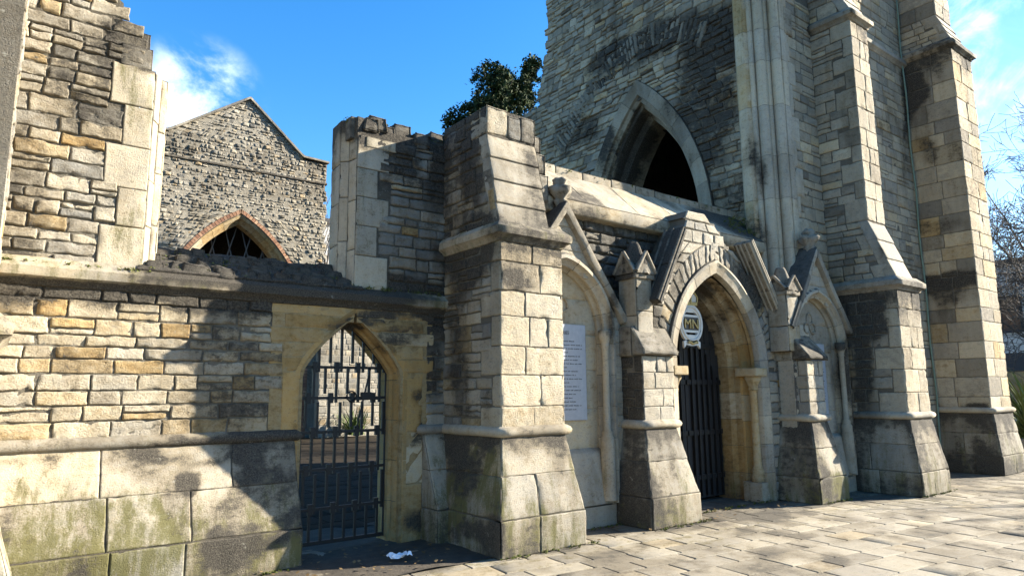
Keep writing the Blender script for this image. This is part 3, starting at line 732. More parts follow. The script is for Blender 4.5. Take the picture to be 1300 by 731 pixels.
def simple_buttress(root, x0, x1, yf, yb, ex, ey, crL, crF, crP, moP, moF=None, tF=(.58, .10), zs=3.30, y_w1=None, z_w1=4.45, ztop=4.80, xu=(.0, .0), nsl=4, tL=(.48, .2), name='buttress', tP=(.5, .1), cap=True, kwL={}, crW=None, yw0=None):
    dr = band(zs - .06, .55, .34); crL = plus(crL, dr, band(ztop, .5, .3)); crF = plus(crF, dr); crP = plus(crP, band(1.15, .38, .30))
    part = MB(); shaft_faces(part, x0, x1, yf, yb, 1.2, zs, crustL=crL, crustF=crF, tintF=tF, tintL=tL, mossF=moF, kwL=kwL)
    slab(part, front(yf + .02), 0, 1.2, rect(x0 + .02, x1 - .02), yb - yf - .02, step=9)
    yw0 = yf - .02 if yw0 is None else yw0
    xa, xb = x0 + xu[0], x1 + xu[1]
    wedge_sides(part, xa, xb, yb, [(zs + .08, yw0), (z_w1, y_w1), (ztop, y_w1 + .02)], crust=crL, tint=tL, **kwL)
    if cap:
        w = xb - xa
        for i, (f0, f1, t) in enumerate(((0, .42, .6), (.43, .70, .25), (.71, 1., .35))):
            hbox(part, (xa - .012 + w * f0, y_w1 - .012, z_w1 + .004), (xa + .012 + w * f1 - .004, y_w1 + .34, ztop - (.0, .05, .02)[i]), attr=(t, .5, .05 + .12 * (i > 0), .15 if i == 0 else 0), crust=soot(.2, i), wear=.010, n=7, r=.025)
        hbox(part, (xa - .012, y_w1 + .30, z_w1 + .0), (xb + .012, yb, ztop - .09), attr=(.3, .4, .3, .05), crust=soot(.3), wear=.02, n=8)
    part = part.build(name, SM, root)
    buttress_plinth(x0, x1, yf, yb, ex, ey, crust=crP, moss=moP, tint=tP).build('plinth', DM, part)
    m = MB(); mould(m, [(x0, yb), (x0, yf), (x1, yf), (x1, yb)], ROLL(1.2), crust=plus(const(.03), soot(.2, 3.)), moss=const(.12), tint=(.55, .08)); m.build('moulding', DM, part)
    m = MB(); mould(m, [(x0, yb), (x0, yf), (x1, yf), (x1, yb)], STRING(zs + .02), crust=plus(const(.08), soot(.25, 3.)), moss=const(.34), tint=(.52, .1)); m.build('string_course', DM, part)
    weather_slabs(xa, xb, yw0, zs + .10, y_w1, z_w1, nsl, crust=crW, moss=const(.06), tint=(.48, .06)).build('weathering', DM, part)
    return part
simple_buttress(aw, -.95, 0.02, 5.80, YW, .24, .2, soot(.2), plus(const(.30), soot(.3)), soot(.2), low(.8, .5), y_w1=5.95, z_w1=2.6, ztop=6.4, cap=False, tF=(.6, .12), xu=(.02, -.03), zs=2.02)

# ================================================================== WEST FRONT
cf = thing('ruined_church', (8.3, 6.0, 0), 'ruined church front with a gabled pointed portal between two small buttresses, big sill above', 'church front')
cr1L = plus(soot(.30, 2.), spots((4.27, 6.3, 3.2, .5, .5, .35, .55), (4.27, 6.2, 4.2, .5, .5, .5, .18), (4.27, 6.55, 2.2, .5, .3, .9, .3)), const(.05))
simple_buttress(cf, 4.27, 5.13, 5.78, YW, .14, .17, cr1L, plus(soot(.07, 6.), spots((4.45, 5.8, 2.75, .2, .3, .2, .3))),
    plus(soot(.2, 4.), spots((4.2, 6.3, .75, .35, .25, .3, .30), (4.1, 6., .15, .2, .7, .18, .3))), plus(low(.95, .30), spots((4.2, 6.1, .6, .2, .7, .6, .5))),
    y_w1=5.99, z_w1=4.50, ztop=4.83, xu=(-.02, -.19), tF=(.66, .10), tP=(.48, .08), yw0=5.76, tL=(.5, .22), crW=plus(const(.10), soot(.34, 8.)))
# wall under the great west window and its sill
mb = MB(); crW = plus(const(.28), soot(.25, 5.))
slab(mb, front(6.46), 0, 3.98, minus(5.1, 10.4, arch_fn(8.33, 1.0, 1.95, 3.4)), .5, step=.15, crust=crW)
stones(mb, front(6.45), 2.3, 3.9, minus(lambda v: 6.3 if v < 3.2 else 5.1, 10.4, arch_fn(8.33, 1.15, 1.95, 3.5)), h=(.12, .19), l=(.2, .42), crust=crW, tint=(.22, .12), val=(.42, .3), rough=.03, d=.03, dv=.018, r=.025, ochre=0)
stones(mb, front(6.3), 0, 2.6, rect(6.28, 7.0), h=(.16, .26), l=(.25, .45), crust=plus(const(.25), soot(.3)), tint=(.4, .15), d=.015)
stones(mb, front(6.3), 0, 2.6, rect(9.3, 9.95), h=(.12, .2), l=(.2, .4), crust=plus(const(.25), soot(.3)), tint=(.4, .15), d=.015)
mb.build('wall_below_window', SM, cf)
mb = MB()
crs = plus(soot(.3, 4.), const(.07), spots((10.0, 6.6, 4.4, 1.3, .8, .6, .45)))
panel4(mb, (5.12, 6.29, 4.055), (10.42, 6.29, 4.055), (10.42, 6.93, 4.64), (5.12, 6.93, 4.64), h=(.8, 1), l=(.5, 1.0), tint=(.56, .1), val=(.52, .14), crust=crs, moss=spots((7, 6.7, 4.3, 2.2, .6, .5, .18)), T=.5, rough=.006)
mould(mb, [(5.12, 6.35), (10.42, 6.35)], [(-.14, 3.85), (.03, 3.87), (.05, 3.885), (.06, 3.91), (.06, 4.045), (.045, 4.06), (0.0, 4.07)], crust=plus(soot(.16, 4.), band(3.95, .1, .3)), moss=const(.12), tint=(.62, .1), block=.4, wear=.006)
x = 5.2
while x < 10.3:
    w = random.uniform(.35, .8)
    hbox(mb, (x, 6.90, 4.60), (min(10.4, x + w - (.05 if random.random() < .35 else .01)), 7.15, 4.735 + random.uniform(-.012, .012)), attr=(.55, .5, .05, .1), crust=soot(.2), wear=.006, n=5); x += w
mb.build('window_sill', DM, cf)
mb = MB()                                                                # broken jamb beside the first buttress
for i, (xa, xb, ya, yb, za, zb) in enumerate(((5.05, 5.38, 6.25, 6.6, 3.95, 4.28), (5.02, 5.36, 6.28, 6.62, 4.29, 4.55), (5.0, 5.30, 6.3, 6.6, 4.56, 4.78), (5.40, 5.50, 6.6, 6.8, 4.35, 4.75), (5.53, 5.62, 6.62, 6.82, 4.38, 4.72))):
    hbox(mb, (xa, ya, za), (xb, yb, zb), attr=(.35, .5, .12, .05), crust=soot(.3, i), wear=.016, n=7, r=.03)
mb.build('broken_jamb', SM, cf)

# ---- portal
mb = MB(); pf = arch_fn(8.33, 1.1, 1.95, 3.45); YP = 6.0
def pa(v): return 6.92 if v < 2.75 else (6.95 + (v - 2.75) * .56 if v < 3.45 else 7.34 + (v - 3.45) * .60)
def pb(v): return 9.80 if v < 2.6 else (9.80 - (v - 2.6) * .68 if v < 3.3 else 9.25 - (v - 3.3) * 1.25)
rP = rowset(0, 4.17, (.13, .19)); ja = stepfn(rP, -.03, .05, 4); jb = stepfn(rP, -.06, .05, 5)
A_ = lambda v: pa(v) + (ja(v) if v > 3.45 else 0)
B_ = lambda v: pb(v) + (jb(v) if v > 3.3 else 0)
crPt = plus(soot(.26, 3.), spots((9.2, 6., 3.2, .35, .4, .6, .55), (7.05, 6., 2.4, .25, .4, .5, .3)))
slab(mb, front(YP), 0, 4.15, minus(A_, B_, arch_fn(8.33, 1.02, 1.95, 3.36)), .5, step=.1, crust=crPt)
ring = arch_fn(8.33, 1.36, 1.95, 3.80)
stones(mb, front(YP), 0, 0, minus(A_, B_, lambda v: ring(v) if v > 1.95 else pf(v)), rows=rP, l=(.16, .34), crust=crPt, tint=(.42, .15), val=(.62, .25), g=.05)
def ring_map(side):
    w, h = 1.1, 1.5; R = (w * w + h * h) / (2 * w); c = -w + R
    def mp(u, v, d):
        a = math.pi - u / R; r = R + v
        xx = c + r * np.cos(a)
        return np.stack([8.33 + side * xx, YP - d, 1.95 + r * np.sin(a)], 1)
    return mp, R * (math.pi - math.atan2(h, -c))
for sd in (1, -1):
    mp, Lr = ring_map(sd); 
    stones(mb, mp, .045, .30, lambda v: [(0.0, Lr + v * .52)], rows=[.045, .31], l=(.09, .17), crust=crPt, tint=(.42, .15), val=(.64, .25), j=.016, g=.05, rough=.016)
portal = mb.build('portal', SM, cf)
mb = MB()
crIn = plus(soot(.3, 5.), spots((8.1, 6.4, 3.1, .6, .6, .35, .5), (7.5, 6.3, 1.8, .3, .6, 1.6, .35)))
sweep(mb, arch_path(8.33, 1.1, 0, 1.95, 3.45, 18), [(.04, YP - .01), (.045, YP - .05), (.01, YP - .06), (-.03, YP - .04), (-.13, YP - .02), (-.15, YP + .02), (-.14, YP + .08)], mpx, block=.42, tint=(.52, .10), crust=soot(.14, 2.), wear=.004, moss=low(.5, .3))
sweep(mb, arch_path(8.33, .955, 0, 1.95, 3.25, 18), [(.0, YP + .07), (-.005, YP + .12), (.03, YP + .16), (.03, YP + .22), (-.02, YP + .25), (-.05, YP + .26), (-.06, YP + .30)], mpx, block=.38, tint=(.92, .10), crust=crIn, wear=.004, moss=low(.5, .3))
sweep(mb, arch_path(8.33, .895, 0, 1.95, 3.17, 18), [(.0, YP + .29), (-.0, YP + .40), (-.06, YP + .46), (-.06, YP + .75)], mpx, block=.4, tint=(.88, .14), crust=plus(crIn, const(.10)), wear=.004, moss=low(.5, .3))
mb.build('arch_moulding', DM, portal)
for sd in (-1, 1):
    cx = 8.33 + sd * .93
    mb = MB(); lathe(mb, (cx, YP + .10), [(.105, .28), (.105, .36), (.085, .40), (.095, .44), (.075, .48), (.062, .52), (.06, 1.0), (.058, 1.6), (.075, 1.62)], 16, attr=(.86, .55, 0, 0), wear=.003, crust=low(.6, .3))
    ob = mb.build('column', DM, portal)
    m2 = MB(); lathe(m2, (cx, YP + .10), [(.06, 1.62), (.075, 1.64), (.062, 1.67), (.085, 1.74), (.12, 1.80), (.10, 1.83)], 20, 5, .10, attr=(.85, .5, .05, 0), wear=.006)
    hbox(m2, (cx - .15, YP - .06, 1.83), (cx + .15, YP + .30, 1.95), attr=(.82, .55, 0, 0), wear=.004, n=6)
    m2.build('capital', DM, ob)
    m3 = MB(); hbox(m3, (cx - .13, YP - .03, 0), (cx + .13, YP + .28, .28), attr=(.55, .5, .1, .25), wear=.005, n=5); m3.build('column_base', DM, ob)
# raking copings
def rake(p0, p1, y0, y1, th, name, crust, side, at, roll=.022, gr=True):
    m = MB(); p0, p1 = np.array(p0), np.array(p1); t = unit(p1 - p0); nrm = np.array((-t[1], t[0])) * side
    L = np.linalg.norm(p1 - p0); segs = [(0, .48), (.485, 1.)]
    for a, b in segs:
        q = [p0 + t * L * a, p0 + t * L * b]
        c8 = []
        for qq in (0, th):
            e0, e1 = q[0] + nrm * qq, q[1] + nrm * qq
            c8 += [(e0[0], y0, e0[1]), (e1[0], y0, e1[1]), (e1[0], y1, e1[1]), (e0[0], y1, e0[1])]
        hexa(m, c8, n=8, wear=.004, attr=at, crust=crust, r=.014)
        if gr:
            for off, yy, rr in ((th * .9, y0 - .004, roll), (th * .45, y0 - .012, roll * .8), (0.01, y0 + .004, roll * .8), (th + .01, (y0 + y1) / 2, roll * .7), (th, y1 - .01, roll), (-.004, y0 + .08, roll * .7), (-.004, y0 + .16, roll * .7), (-.004, y0 + .23, roll * .7)):
                a0, a1 = q[0] + nrm * off, q[1] + nrm * off
                tube(m, [(a0[0] + (a1[0] - a0[0]) * f, yy, a0[1] + (a1[1] - a0[1]) * f) for f in np.linspace(0, 1, 8)], rr, 8, attr=at)
    return m.build(name, DM, portal)
rake((6.88, 2.74), (7.46, 3.78), 5.80, 6.10, .10, 'raking_coping', plus(const(.42), soot(.2)), 1, (.3, .45, .3, 0))  # even dark tone paints the shade of its sunless face, over soot
rake((9.84, 2.48), (8.96, 3.82), 5.82, 6.10, .10, 'raking_coping', plus(const(.22), soot(.3)), -1, (.5, .55, .0, 0))  # overall darkening stands in for the shaded underside, with soot on top
# small portal buttresses with pinnacles
def portal_buttress(x0, x1, yf, yb, ex, ey, px0, px1, pyf, crL, tc, pt):
    b = MB(); shaft_faces(b, x0, x1, yf, yb, 1.2, 2.06, hr=(.2, .26), crustL=crL, crustF=soot(.12, x0), tintF=(.50, .1), quo=(.14, .26), tintL=(.42, .2), mossF=const(.05))
    slab(b, front(yf + .02), 0, 1.2, rect(x0 + .02, x1 - .02), yb - yf - .02, step=9)
    b = b.build('buttress', SM, cf)
    buttress_plinth(x0, x1, yf, yb, ex, ey, crust=plus(soot(.18, x0), low(.3, .08), band(1.15, .4, .32), spots((x0 - .15, yf, .5, .2, .8, .6, .25))), moss=plus(low(.85, .32), spots((x0 + .2, yf, .1, .7, .4, .25, .3))), tint=(.46, .1)).build('plinth', DM, b)
    m = MB(); mould(m, [(x0, yb), (x0, yf), (x1, yf), (x1, yb)], ROLL(1.2), crust=soot(.2), moss=const(.1), tint=(.5, .08)); m.build('moulding', DM, b)
    m = MB(); o = .05
    hexa(m, [(x0 - o, yf - o - .03, 2.07), (x1 + o, yf - o - .03, 2.07), (x1 + o, pyf + .05, 2.07), (x0 - o, pyf + .05, 2.07), (x0 - o, yf - o - .03, 2.13), (x1 + o, yf - o - .03, 2.13), (x1 + o, pyf + .05, 2.46), (x0 - o, pyf + .05, 2.46)], n=9, wear=.012, attr=(tc, .45, .22, .12), crust=soot(.3), r=.03)
    hbox(m, (x0 - o, pyf + .05, 2.06), (x1 + o, yb, 2.44), attr=(tc, .45, .2, .1), crust=soot(.3), wear=.012)
    m.build('weathering', DM, b)
    m = MB(); w = (px1 - px0); cx, cyy = (px0 + px1) / 2, pyf + w / 2
    panel = dict(h=(.3, .5), l=(2, 2), tint=(.5, .06), crust=soot(.18, x0), val=(.5, .1))
    for A, B in (((px0, pyf + w), (px0, pyf)), ((px0, pyf), (px1, pyf)), ((px1, pyf), (px1, pyf + w))):
        panel4(m, (*A, 2.20), (*B, 2.20), (*B, 3.08), (*A, 3.08), **panel)
    e = .035
    hexa(m, [(px0 - e, pyf - e, 3.06), (px1 + e, pyf - e, 3.06), (px1 + e, pyf + w + e, 3.06), (px0 - e, pyf + w + e, 3.06), (px0 - e, pyf - e, 3.13), (px1 + e, pyf - e, 3.13), (px1 + e, pyf + w + e, 3.13), (px0 - e, pyf + w + e, 3.13)], n=6, wear=.008, attr=(.4, .45, .2, 0), crust=soot(.3))
    zt = pt; G = w / 2 + .02                                                # four little gables and a stump of spire
    for k in range(4):
        ca, sa = math.cos(k * math.pi / 2), math.sin(k * math.pi / 2)
        rotp = lambda p: (cx + p[0] * ca - p[1] * sa, cyy + p[0] * sa + p[1] * ca, p[2])
        V = [rotp(p) for p in ((-G, -G - .03, 3.13), (G, -G - .03, 3.13), (0, -G - .03, zt - .18), (-G, 0, 3.13), (G, 0, 3.13), (0, 0, zt - .18))]
        m.add(V, [(0, 3, 5, 2), (1, 2, 5, 4)], [(0, 1, 2)], attr=(.4, .4, .24, 0), smooth=False)
        for s in (-1, 1):
            tube(m, [rotp(p) for p in ((s * (G + .01), -G - .035, 3.15), (s * G * .5, -G - .035, 3.15 + (zt - 3.30) * .52), (0, -G - .035, zt - .16))], [.022, .022, .026], 6, attr=(.45, .5, .15, 0))
        lathe_v = [rotp(p) for p in ((-.035, -G - .035, 3.26), (.035, -G - .035, 3.26), (0, -G - .035, 3.36))]
        m.add(lathe_v, None, [(0, 1, 2)], attr=(.2, .1, .9, 0))
    lathe(m, (cx, cyy), [(.20, zt - .44), (.15, zt - .25), (.085, zt - .06), (.06, zt - .01), (0, zt)], 16, 4, .14, attr=(.4, .4, .2, 0), wear=.022, crust=soot(.4))
    m.build('pinnacle', DM, b)
    return b
portal_buttress(6.53, 7.10, 5.85, 6.3, .17, .22, 6.56, 6.86, 5.94, plus(const(.16), soot(.3, 3.), spots((6.5, 6.1, 1.7, .3, .4, .8, .3))), .35, 3.58)
portal_buttress(9.76, 10.20, 5.50, 6.1, .18, .17, 9.60, 9.92, 5.66, plus(const(.05), soot(.3, 8.)), .5, 3.52)

# ---- memorial niches
def niche(cx, yf, w, zs, za, xa, xb, zb, zap, cr, tb):
    """blind gabled niche: front plane yf; gable springs at zb from xa, xb to apex zap"""
    m = MB(); f = arch_fn(cx, w, zs, za)
    a = lambda v: xa if v < zb else xa + (cx - xa) * (v - zb) / (zap - zb)
    b = lambda v: xb if v < zb else xb + (cx - xb) * (v - zb) / (zap - zb)
    slab(m, front(yf), 0, zap - .02, minus(a, b, lambda v: f(v) if v > .25 else None), .24, step=.08, crust=cr, attr=(.5, .5, 0, 0), mat=0)
    k = dict(ASH); k.update(h=(.13, .17), l=(.5, .9), tint=(.56, .05), val=(.6, .08), crust=cr, g=.07, j=.003)
    stones(m, front(yf), .26, zap - .05, minus(a, b, f), **k)
    n = m.build('memorial_niche', SM, cf)
    m = MB()
    slab(m, front(yf + .16), .26, za - .06, lambda v: [f(v)] if f(v) else [], .1, step=.1, attr=(tb, .5, 0, 0), mat=0)
    k.update(tint=(tb, .05), val=(.52, .15), h=(.35, .5), moss=low(.7, .2)); stones(m, front(yf + .16), .9, za - .08, lambda v: [f(v)] if f(v) else [], **k)
    # sloping ledge under the plaque
    hexa(m, [(cx - w, yf - .03, .26), (cx + w, yf - .03, .26), (cx + w, yf + .2, .26), (cx - w, yf + .2, .26), (cx - w, yf + .06, .88), (cx + w, yf + .06, .88), (cx + w, yf + .2, .95), (cx - w, yf + .2, .95)], n=8, attr=(.5, .45, .05, .1), crust=soot(.25), moss=low(.8, .2))
    # trefoil carving in the tympanum
    for k3 in range(3):
        q = math.radians(90 + 120 * k3)
        tube(m, [(cx + .10 * math.cos(q) + .085 * math.cos(t), yf + .145, za - .48 + .10 * math.sin(q) + .085 * math.sin(t)) for t in np.linspace(0, 2 * math.pi, 17)], .018, 6, attr=(tb, .35, .1, 0))
    m.build('back_panel', DM, n)
    m = MB(); sweep(m, arch_path(cx, w, .26, zs, za, 14), [(.10, yf - .015), (.07, yf - .05), (.03, yf - .055), (.01, yf - .02), (-.02, yf + .01), (-.05, yf + .02), (-.055, yf + .05), (-.03, yf + .07), (-.06, yf + .10), (-.085, yf + .115), (-.085, yf + .17)], mpx, block=.4, tint=(.56, .08), crust=cr)
    m.build('arch_moulding', DM, n)
    m = MB(); pts = np.array([(xa - .02, zb), (xa + (cx - xa) * .5, zb + (zap - zb) * .5), (cx, zap), (cx + (xb - cx) * .5, zb + (zap - zb) * .5), (xb + .02, zb)])
    def nn(x0_, x1_): t = unit(np.array(x1_) - np.array(x0_)); return np.array((-t[1], t[0]))
    n0, n1 = nn(pts[0], pts[2]), nn(pts[2], pts[4]); na = (n0 + n1) / (1 + n0 @ n1)
    sweep(m, (pts, np.array([n0, n0, na, n1, n1])), [(-.04, yf + .2), (-.04, yf - .03), (-.02, yf - .075), (.02, yf - .09), (.06, yf - .085), (.075, yf - .05), (.075, yf + .26)], mpx, block=.55, tint=(.45, .08), crust=plus(cr, const(.12)))
    lathe(m, (cx, yf + .05), [(.06, zap - .05), (.055, zap + .06), (.085, zap + .12), (.06, zap + .15), (.13, zap + .22), (.155, zap + .28), (.11, zap + .31), (.075, zap + .33), (.10, zap + .38), (.05, zap + .43), (0, zap + .44)], 20, 4, .28, attr=(.42, .42, .18, .03), wear=.018)
    m.build('gable_coping', DM, n)
    for sd in (-1, 1):
        m = MB(); lathe(m, (cx + sd * (w - .075), yf - .005), [(.085, .95), (.085, 1.04), (.06, 1.08), (.07, 1.11), (.045, 1.14), (.042, 1.7), (.042, 2.16), (.055, 2.18), (.045, 2.2), (.055, 2.24), (.085, 2.30), (.085, 2.38), (.07, 2.39)], 14, attr=(.6, .5, .02, 0), wear=.003, crust=spots((cx + sd * (w - .075), yf, 2.28, .3, .3, .11, .5)))
        lathe(m, (cx + sd * (w - .075), yf - .005), [(.10, .3), (.09, .95)], 10, attr=(.55, .5, .03, .1)); m.build('colonnette', DM, n)
    return n
niche(5.56, 6.2, .74, 2.35, 3.22, 4.55, 6.52, 2.50, 3.86, plus(soot(.06, 2.), spots((6.35, 6.2, 2.6, .2, .3, .5, .3))), .74)
niche(10.55, 5.70, .72, 2.30, 3.14, 9.72, 11.44, 2.55, 3.80, plus(soot(.16, 6.), spots((11.3, 5.7, 1.6, .15, .3, 1.2, .4))), .5)

# ================================================================== TOWER
tw = thing('church_tower', (13.4, 8.9, 0), 'tall grey church tower with stepped buttresses and a big pointed arch in its flank', 'church tower')
TX, TY0 = 10.3, 13.0
t_f = arch_fn(3.95, 1.66, 4.6, 7.97)
rT = rowset(3.9, 14.5, (.10, .20)); ragT = stepfn(rT, 0, .38, 21)
def ta(v): return .1 + ragT(v) if v < 8.6 else (.35 + ragT(v) + (v - 8.6) * .5 if v < 9.9 else .98 + .35 * ragT(v))
TB = TY0 - 6.42
crT = plus(soot(.22, 3.), spots((10.3, 7.4, 6.7, .5, .9, 1.3, .42), (10.3, 7.1, 8.0, .5, 1.0, .7, .48), (10.3, 8.9, 8.75, .5, 1.9, .45, .48), (10.3, 7.0, 5.0, .5, .7, .7, .25), (10.3, 10.9, 7.5, .5, .9, .5, .3)))
mpT = left(TX, TY0)
mb = MB()
slab(mb, mpT, 0, 15, minus(lambda v: ta(max(3.95, min(14.4, v))), TB, arch_fn(3.95, 1.5, 4.6, 7.7)), .9, step=.2, crust=crT, attr=(.4, .4, .1, 0))
rvf = lambda v: (3.95 - 3.1, 3.95 + 3.0) if 20 < v else t_f(v)
stones(mb, mpT, 0, 0, minus(ta, TB, lambda v: (t_f(v)[0] - .05, t_f(v)[1] + .05) if t_f(v) else None), rows=rT, l=(.16, .42), crust=crT, tint=(.46, .26), val=(.55, .36), g=.075, d=.03, dv=.018, rough=.03, r=.014, freq=8., warp=.03, split=.3)
mb = mb.build('flank_wall', GM, tw)
# relieving arch of thin dark stones
m = MB()
def relief_map(u, v, d):
    P0 = np.array([[1.5, 7.10], [2.3, 7.75], [3.2, 8.35], [4.1, 8.66], [4.9, 8.50], [5.55, 8.05]])
    s = np.concatenate(([0], np.cumsum(np.linalg.norm(np.diff(P0, axis=0), axis=1)))); 
    px, pz = np.interp(u, s, P0[:, 0]), np.interp(u, s, P0[:, 1])
    ang = np.interp(u, s, np.radians([128, 125, 112, 95, 72, 62]))
    px, pz = px + v * np.cos(ang), pz + v * np.sin(ang)
    return np.stack([TX - d, TY0 - px, pz], 1)
stones(m, relief_map, 0, .52, rect(0, 4.9), rows=[0, .52], l=(.07, .13), j=.014, d=.034, dv=.012, rough=.02, r=.02, g=.09, crust=plus(const(.07), soot(.4, 2.)), tint=(.26, .14), val=(.42, .3), ochre=0)
m.build('relieving_arch', GM, mb)
m = MB(); mpt = lambda a, b, dep: np.stack([TX + dep, TY0 - a, b], 1)
crTa = plus(soot(.45, 4.), const(.06), spots((10.3, 8.0, 7.2, .4, .5, .5, .2)))
sweep(m, arch_path(3.95, 1.66, 3.4, 4.6, 7.97, 18), [(.05, -.03), (.05, -.075), (0., -.08), (-.10, -.06), (-.20, -.05), (-.22, .0), (-.30, .04), (-.31, .12), (-.36, .16)], mpt, block=.5, tint=(.50, .10), crust=crTa, wear=.01)
sweep(m, arch_path(3.95, 1.34, 3.4, 4.6, 7.50, 18), [(.03, .12), (-.02, .14), (-.05, .22), (-.05, .36), (-.16, .44), (-.18, .52), (-.18, .95)], mpt, block=.42, tint=(.48, .14), crust=plus(crTa, spots((10.6, 9.6, 6.9, .6, .5, .8, .45))), wear=.012)
m.build('tower_arch', GM, tw)
# west wall and the rest of the shell
mb = MB(); crTw = plus(soot(.20, 6.), spots((15.3, 5.9, 7.6, .2, .4, 1., .3)))
slab(mb, front(5.95), 0, 15, rect(10.62, 16.3), .9, step=99, attr=(.45, .4, 0, 0))
for za, zb in ((2.2, 8.6), (8.75, 11.2)):
    stones(mb, front(5.95), za, zb, rect(10.60, 11.52), h=(.13, .24), l=(.2, .5), crust=crTw, tint=(.5, .2), val=(.6, .25), d=.012, rough=.010, r=.009, g=.08, freq=9)
    stones(mb, front(5.95), za if za > 3 else .3, zb, rect(12.25, 15.42), h=(.15, .26), l=(.25, .55), crust=crTw, tint=(.5, .2), val=(.58, .25), d=.012, rough=.008, g=.10, r=.010)
mb.build('front_wall', GM, tw)
mb = MB()
box(mb, (16.35, 6.0, 0), (16.9 - .5, 11.9, 15), attr=(.4, .4, .2, 0)); box(mb, (11.2, 11.2, 0), (16.35, 11.95, 15), attr=(.4, .4, .2, 0)); box(mb, (10.35, 5.98, 14.98), (16.38, 11.9, 15.2), attr=(.2, .3, .5, 0))  # tower's back and side walls, plus an unseen roof added to darken the inside
box(mb, (11.2, 6.85, 9.2), (16.35, 11.2, 9.4), attr=(.1, .1, .9, 0))  # added floor, coloured near black to deepen the shade behind the arch
mb.build('darkening_shell', GM, tw)
# moulded jamb of the lost west window
mb = MB(); prof = [(10.64, 5.93), (10.47, 5.93), (10.455, 5.96)]
for c, r_ in (((10.40, 6.00), .075), ((10.33, 6.14), .055), ((10.24, 6.20), .085), ((10.16, 6.33), .05)):
    prof += [(c[0] + r_ * math.cos(a), c[1] + r_ * math.sin(a)) for a in np.radians(np.linspace(-30, -220, 8))]
prof += [(10.05, 6.40), (10.06, 6.56), (10.12, 6.62), (10.3, 6.66)]
prof, jskip = crease(prof[::-1]); prof = np.array(prof); z = 2.6; crJ = plus(spots((10.1, 6.45, 5.6, .16, .2, .9, .35), (10.05, 6.5, 4.2, .3, .3, .4, .3)), soot(.10, 2.))
while z < 15:
    hgt = random.uniform(.55, .95); zz = np.linspace(z + .003, z + hgt - .003, 9)
    V = np.array([(x, y, q) for q in zz for x, y in prof]); V += (noise(V, 9., 3.) * .005 + noise(V, 30., 3.) * .002)[:, None]
    k = len(prof); at = np.tile((random.gauss(.56, .06), random.gauss(.72, .12), 0, 0.), (len(V), 1)); at[:, 2] += crJ(V)
    at[:, 0] += .22 * (V[:, 1] > 6.36); at[:, 3] += .18 * (V[:, 1] > 6.36)
    mb.add(V, [(b * k + a, b * k + a + 1, (b + 1) * k + a + 1, (b + 1) * k + a) for b in range(8) for a in range(k - 1) if a not in jskip], attr=np.clip(at, 0, 1)); z += hgt
rq = rowset(3.4, 12, (.35, .6)); qq = altq(rq, 10.86, 10.72)
k = dict(ASH); k.update(rows=rq, l=(2, 2), tint=(.56, .06), val=(.7, .15), crust=soot(.1), g=.1, d=.022); stones(mb, front(5.95), 0, 0, lambda v: [(10.60, qq(v))], **k)
mb.build('window_jamb', DM, tw)

# tower buttresses
def tall_buttress(x0, x1, yf, yb, ex, ey, zs, xu, yu, zu, ztop2, crL, crF, crP, moP, tF, tL, rub, ash_side, st2=None, kwF={}, nsl=3):
    dr = band(zs - .06, .7, .34); crL = plus(crL, dr); crF = plus(crF, dr, band(ztop2, .8, .25)); crP = plus(crP, band(1.15, .38, .30))
    b = MB(); shaft_faces(b, x0, x1, yf, yb, 1.2, zs, hr=(.26, .42), crustL=crL, crustF=crF, tintF=tF, tintL=tL, quo=(.18, .42), rubh=rub, ashlar_side=ash_side, kwF=kwF, kwL=dict(g=.07))
    slab(b, front(yf + .02), 0, 1.2, rect(x0 + .02, x1 - .02), yb - yf - .02, step=9)
    wedge_sides(b, xu[0], xu[1], yb, [(zs + .1, yf), (zu, yu)], crust=crL, tint=tL)
    shaft_faces(b, xu[0], xu[1], yu, yb, zu, ztop2, hr=(.26, .42), crustL=crL, crustF=crF, tintF=tF, tintL=tL, quo=(.16, .36), rubh=rub, ashlar_side=ash_side, kwF=kwF, kwL=dict(g=.07))
    b = b.build('buttress', GM, tw)
    buttress_plinth(x0, x1, yf, yb, ex, ey, crust=crP, moss=moP, tint=(.46, .1)).build('plinth', DM, b)
    m = MB(); mould(m, [(x0, yb), (x0, yf), (x1, yf), (x1, yb)], ROLL(1.2), crust=soot(.25), moss=const(.08), tint=(.5, .08)); m.build('moulding', DM, b)
    m = MB(); mould(m, [(x0, yb), (x0, yf), (x1, yf), (x1, yb)], STRING(zs + .02), crust=plus(const(.15), soot(.3)), moss=const(.1), tint=(.45, .1)); m.build('string_course', DM, b)
    weather_slabs(xu[0], xu[1], yf - .02, zs + .12, yu, zu, nsl, crust=soot(.2, 4.), tint=(.46, .08)).build('weathering', DM, b)
    if st2:
        m = MB(); mould(m, [(xu[0], yb), (xu[0], yu), (xu[1], yu), (xu[1], yb)], STRING(ztop2 + .02), crust=plus(const(.15), soot(.3)), tint=(.45, .1)); m.build('string_course', DM, b)
        m = MB(); shaft_faces(m, xu[0] + .02, xu[1] - .05, yu + .22, yb, ztop2 + .1, st2, hr=(.3, .4), tintF=tF, tintL=tL, kwL=dict(g=.1)); m.build('upper_stage', GM, b)
        weather_slabs(xu[0], xu[1], yu - .02, ztop2 + .12, yu + .24, ztop2 + .7, 2, crust=soot(.2), tint=(.46, .08)).build('weathering', DM, b)
    return b
crb2 = plus(soot(.20, 7.), spots((11.5, 5.6, 2.8, .3, .55, .6, .45), (11.5, 5.5, 2.0, .3, .25, .8, .35), (11.5, 5.9, 3.25, .3, .5, .25, .5), (11.5, 5.3, 6.4, .2, .2, 1.2, .2)))
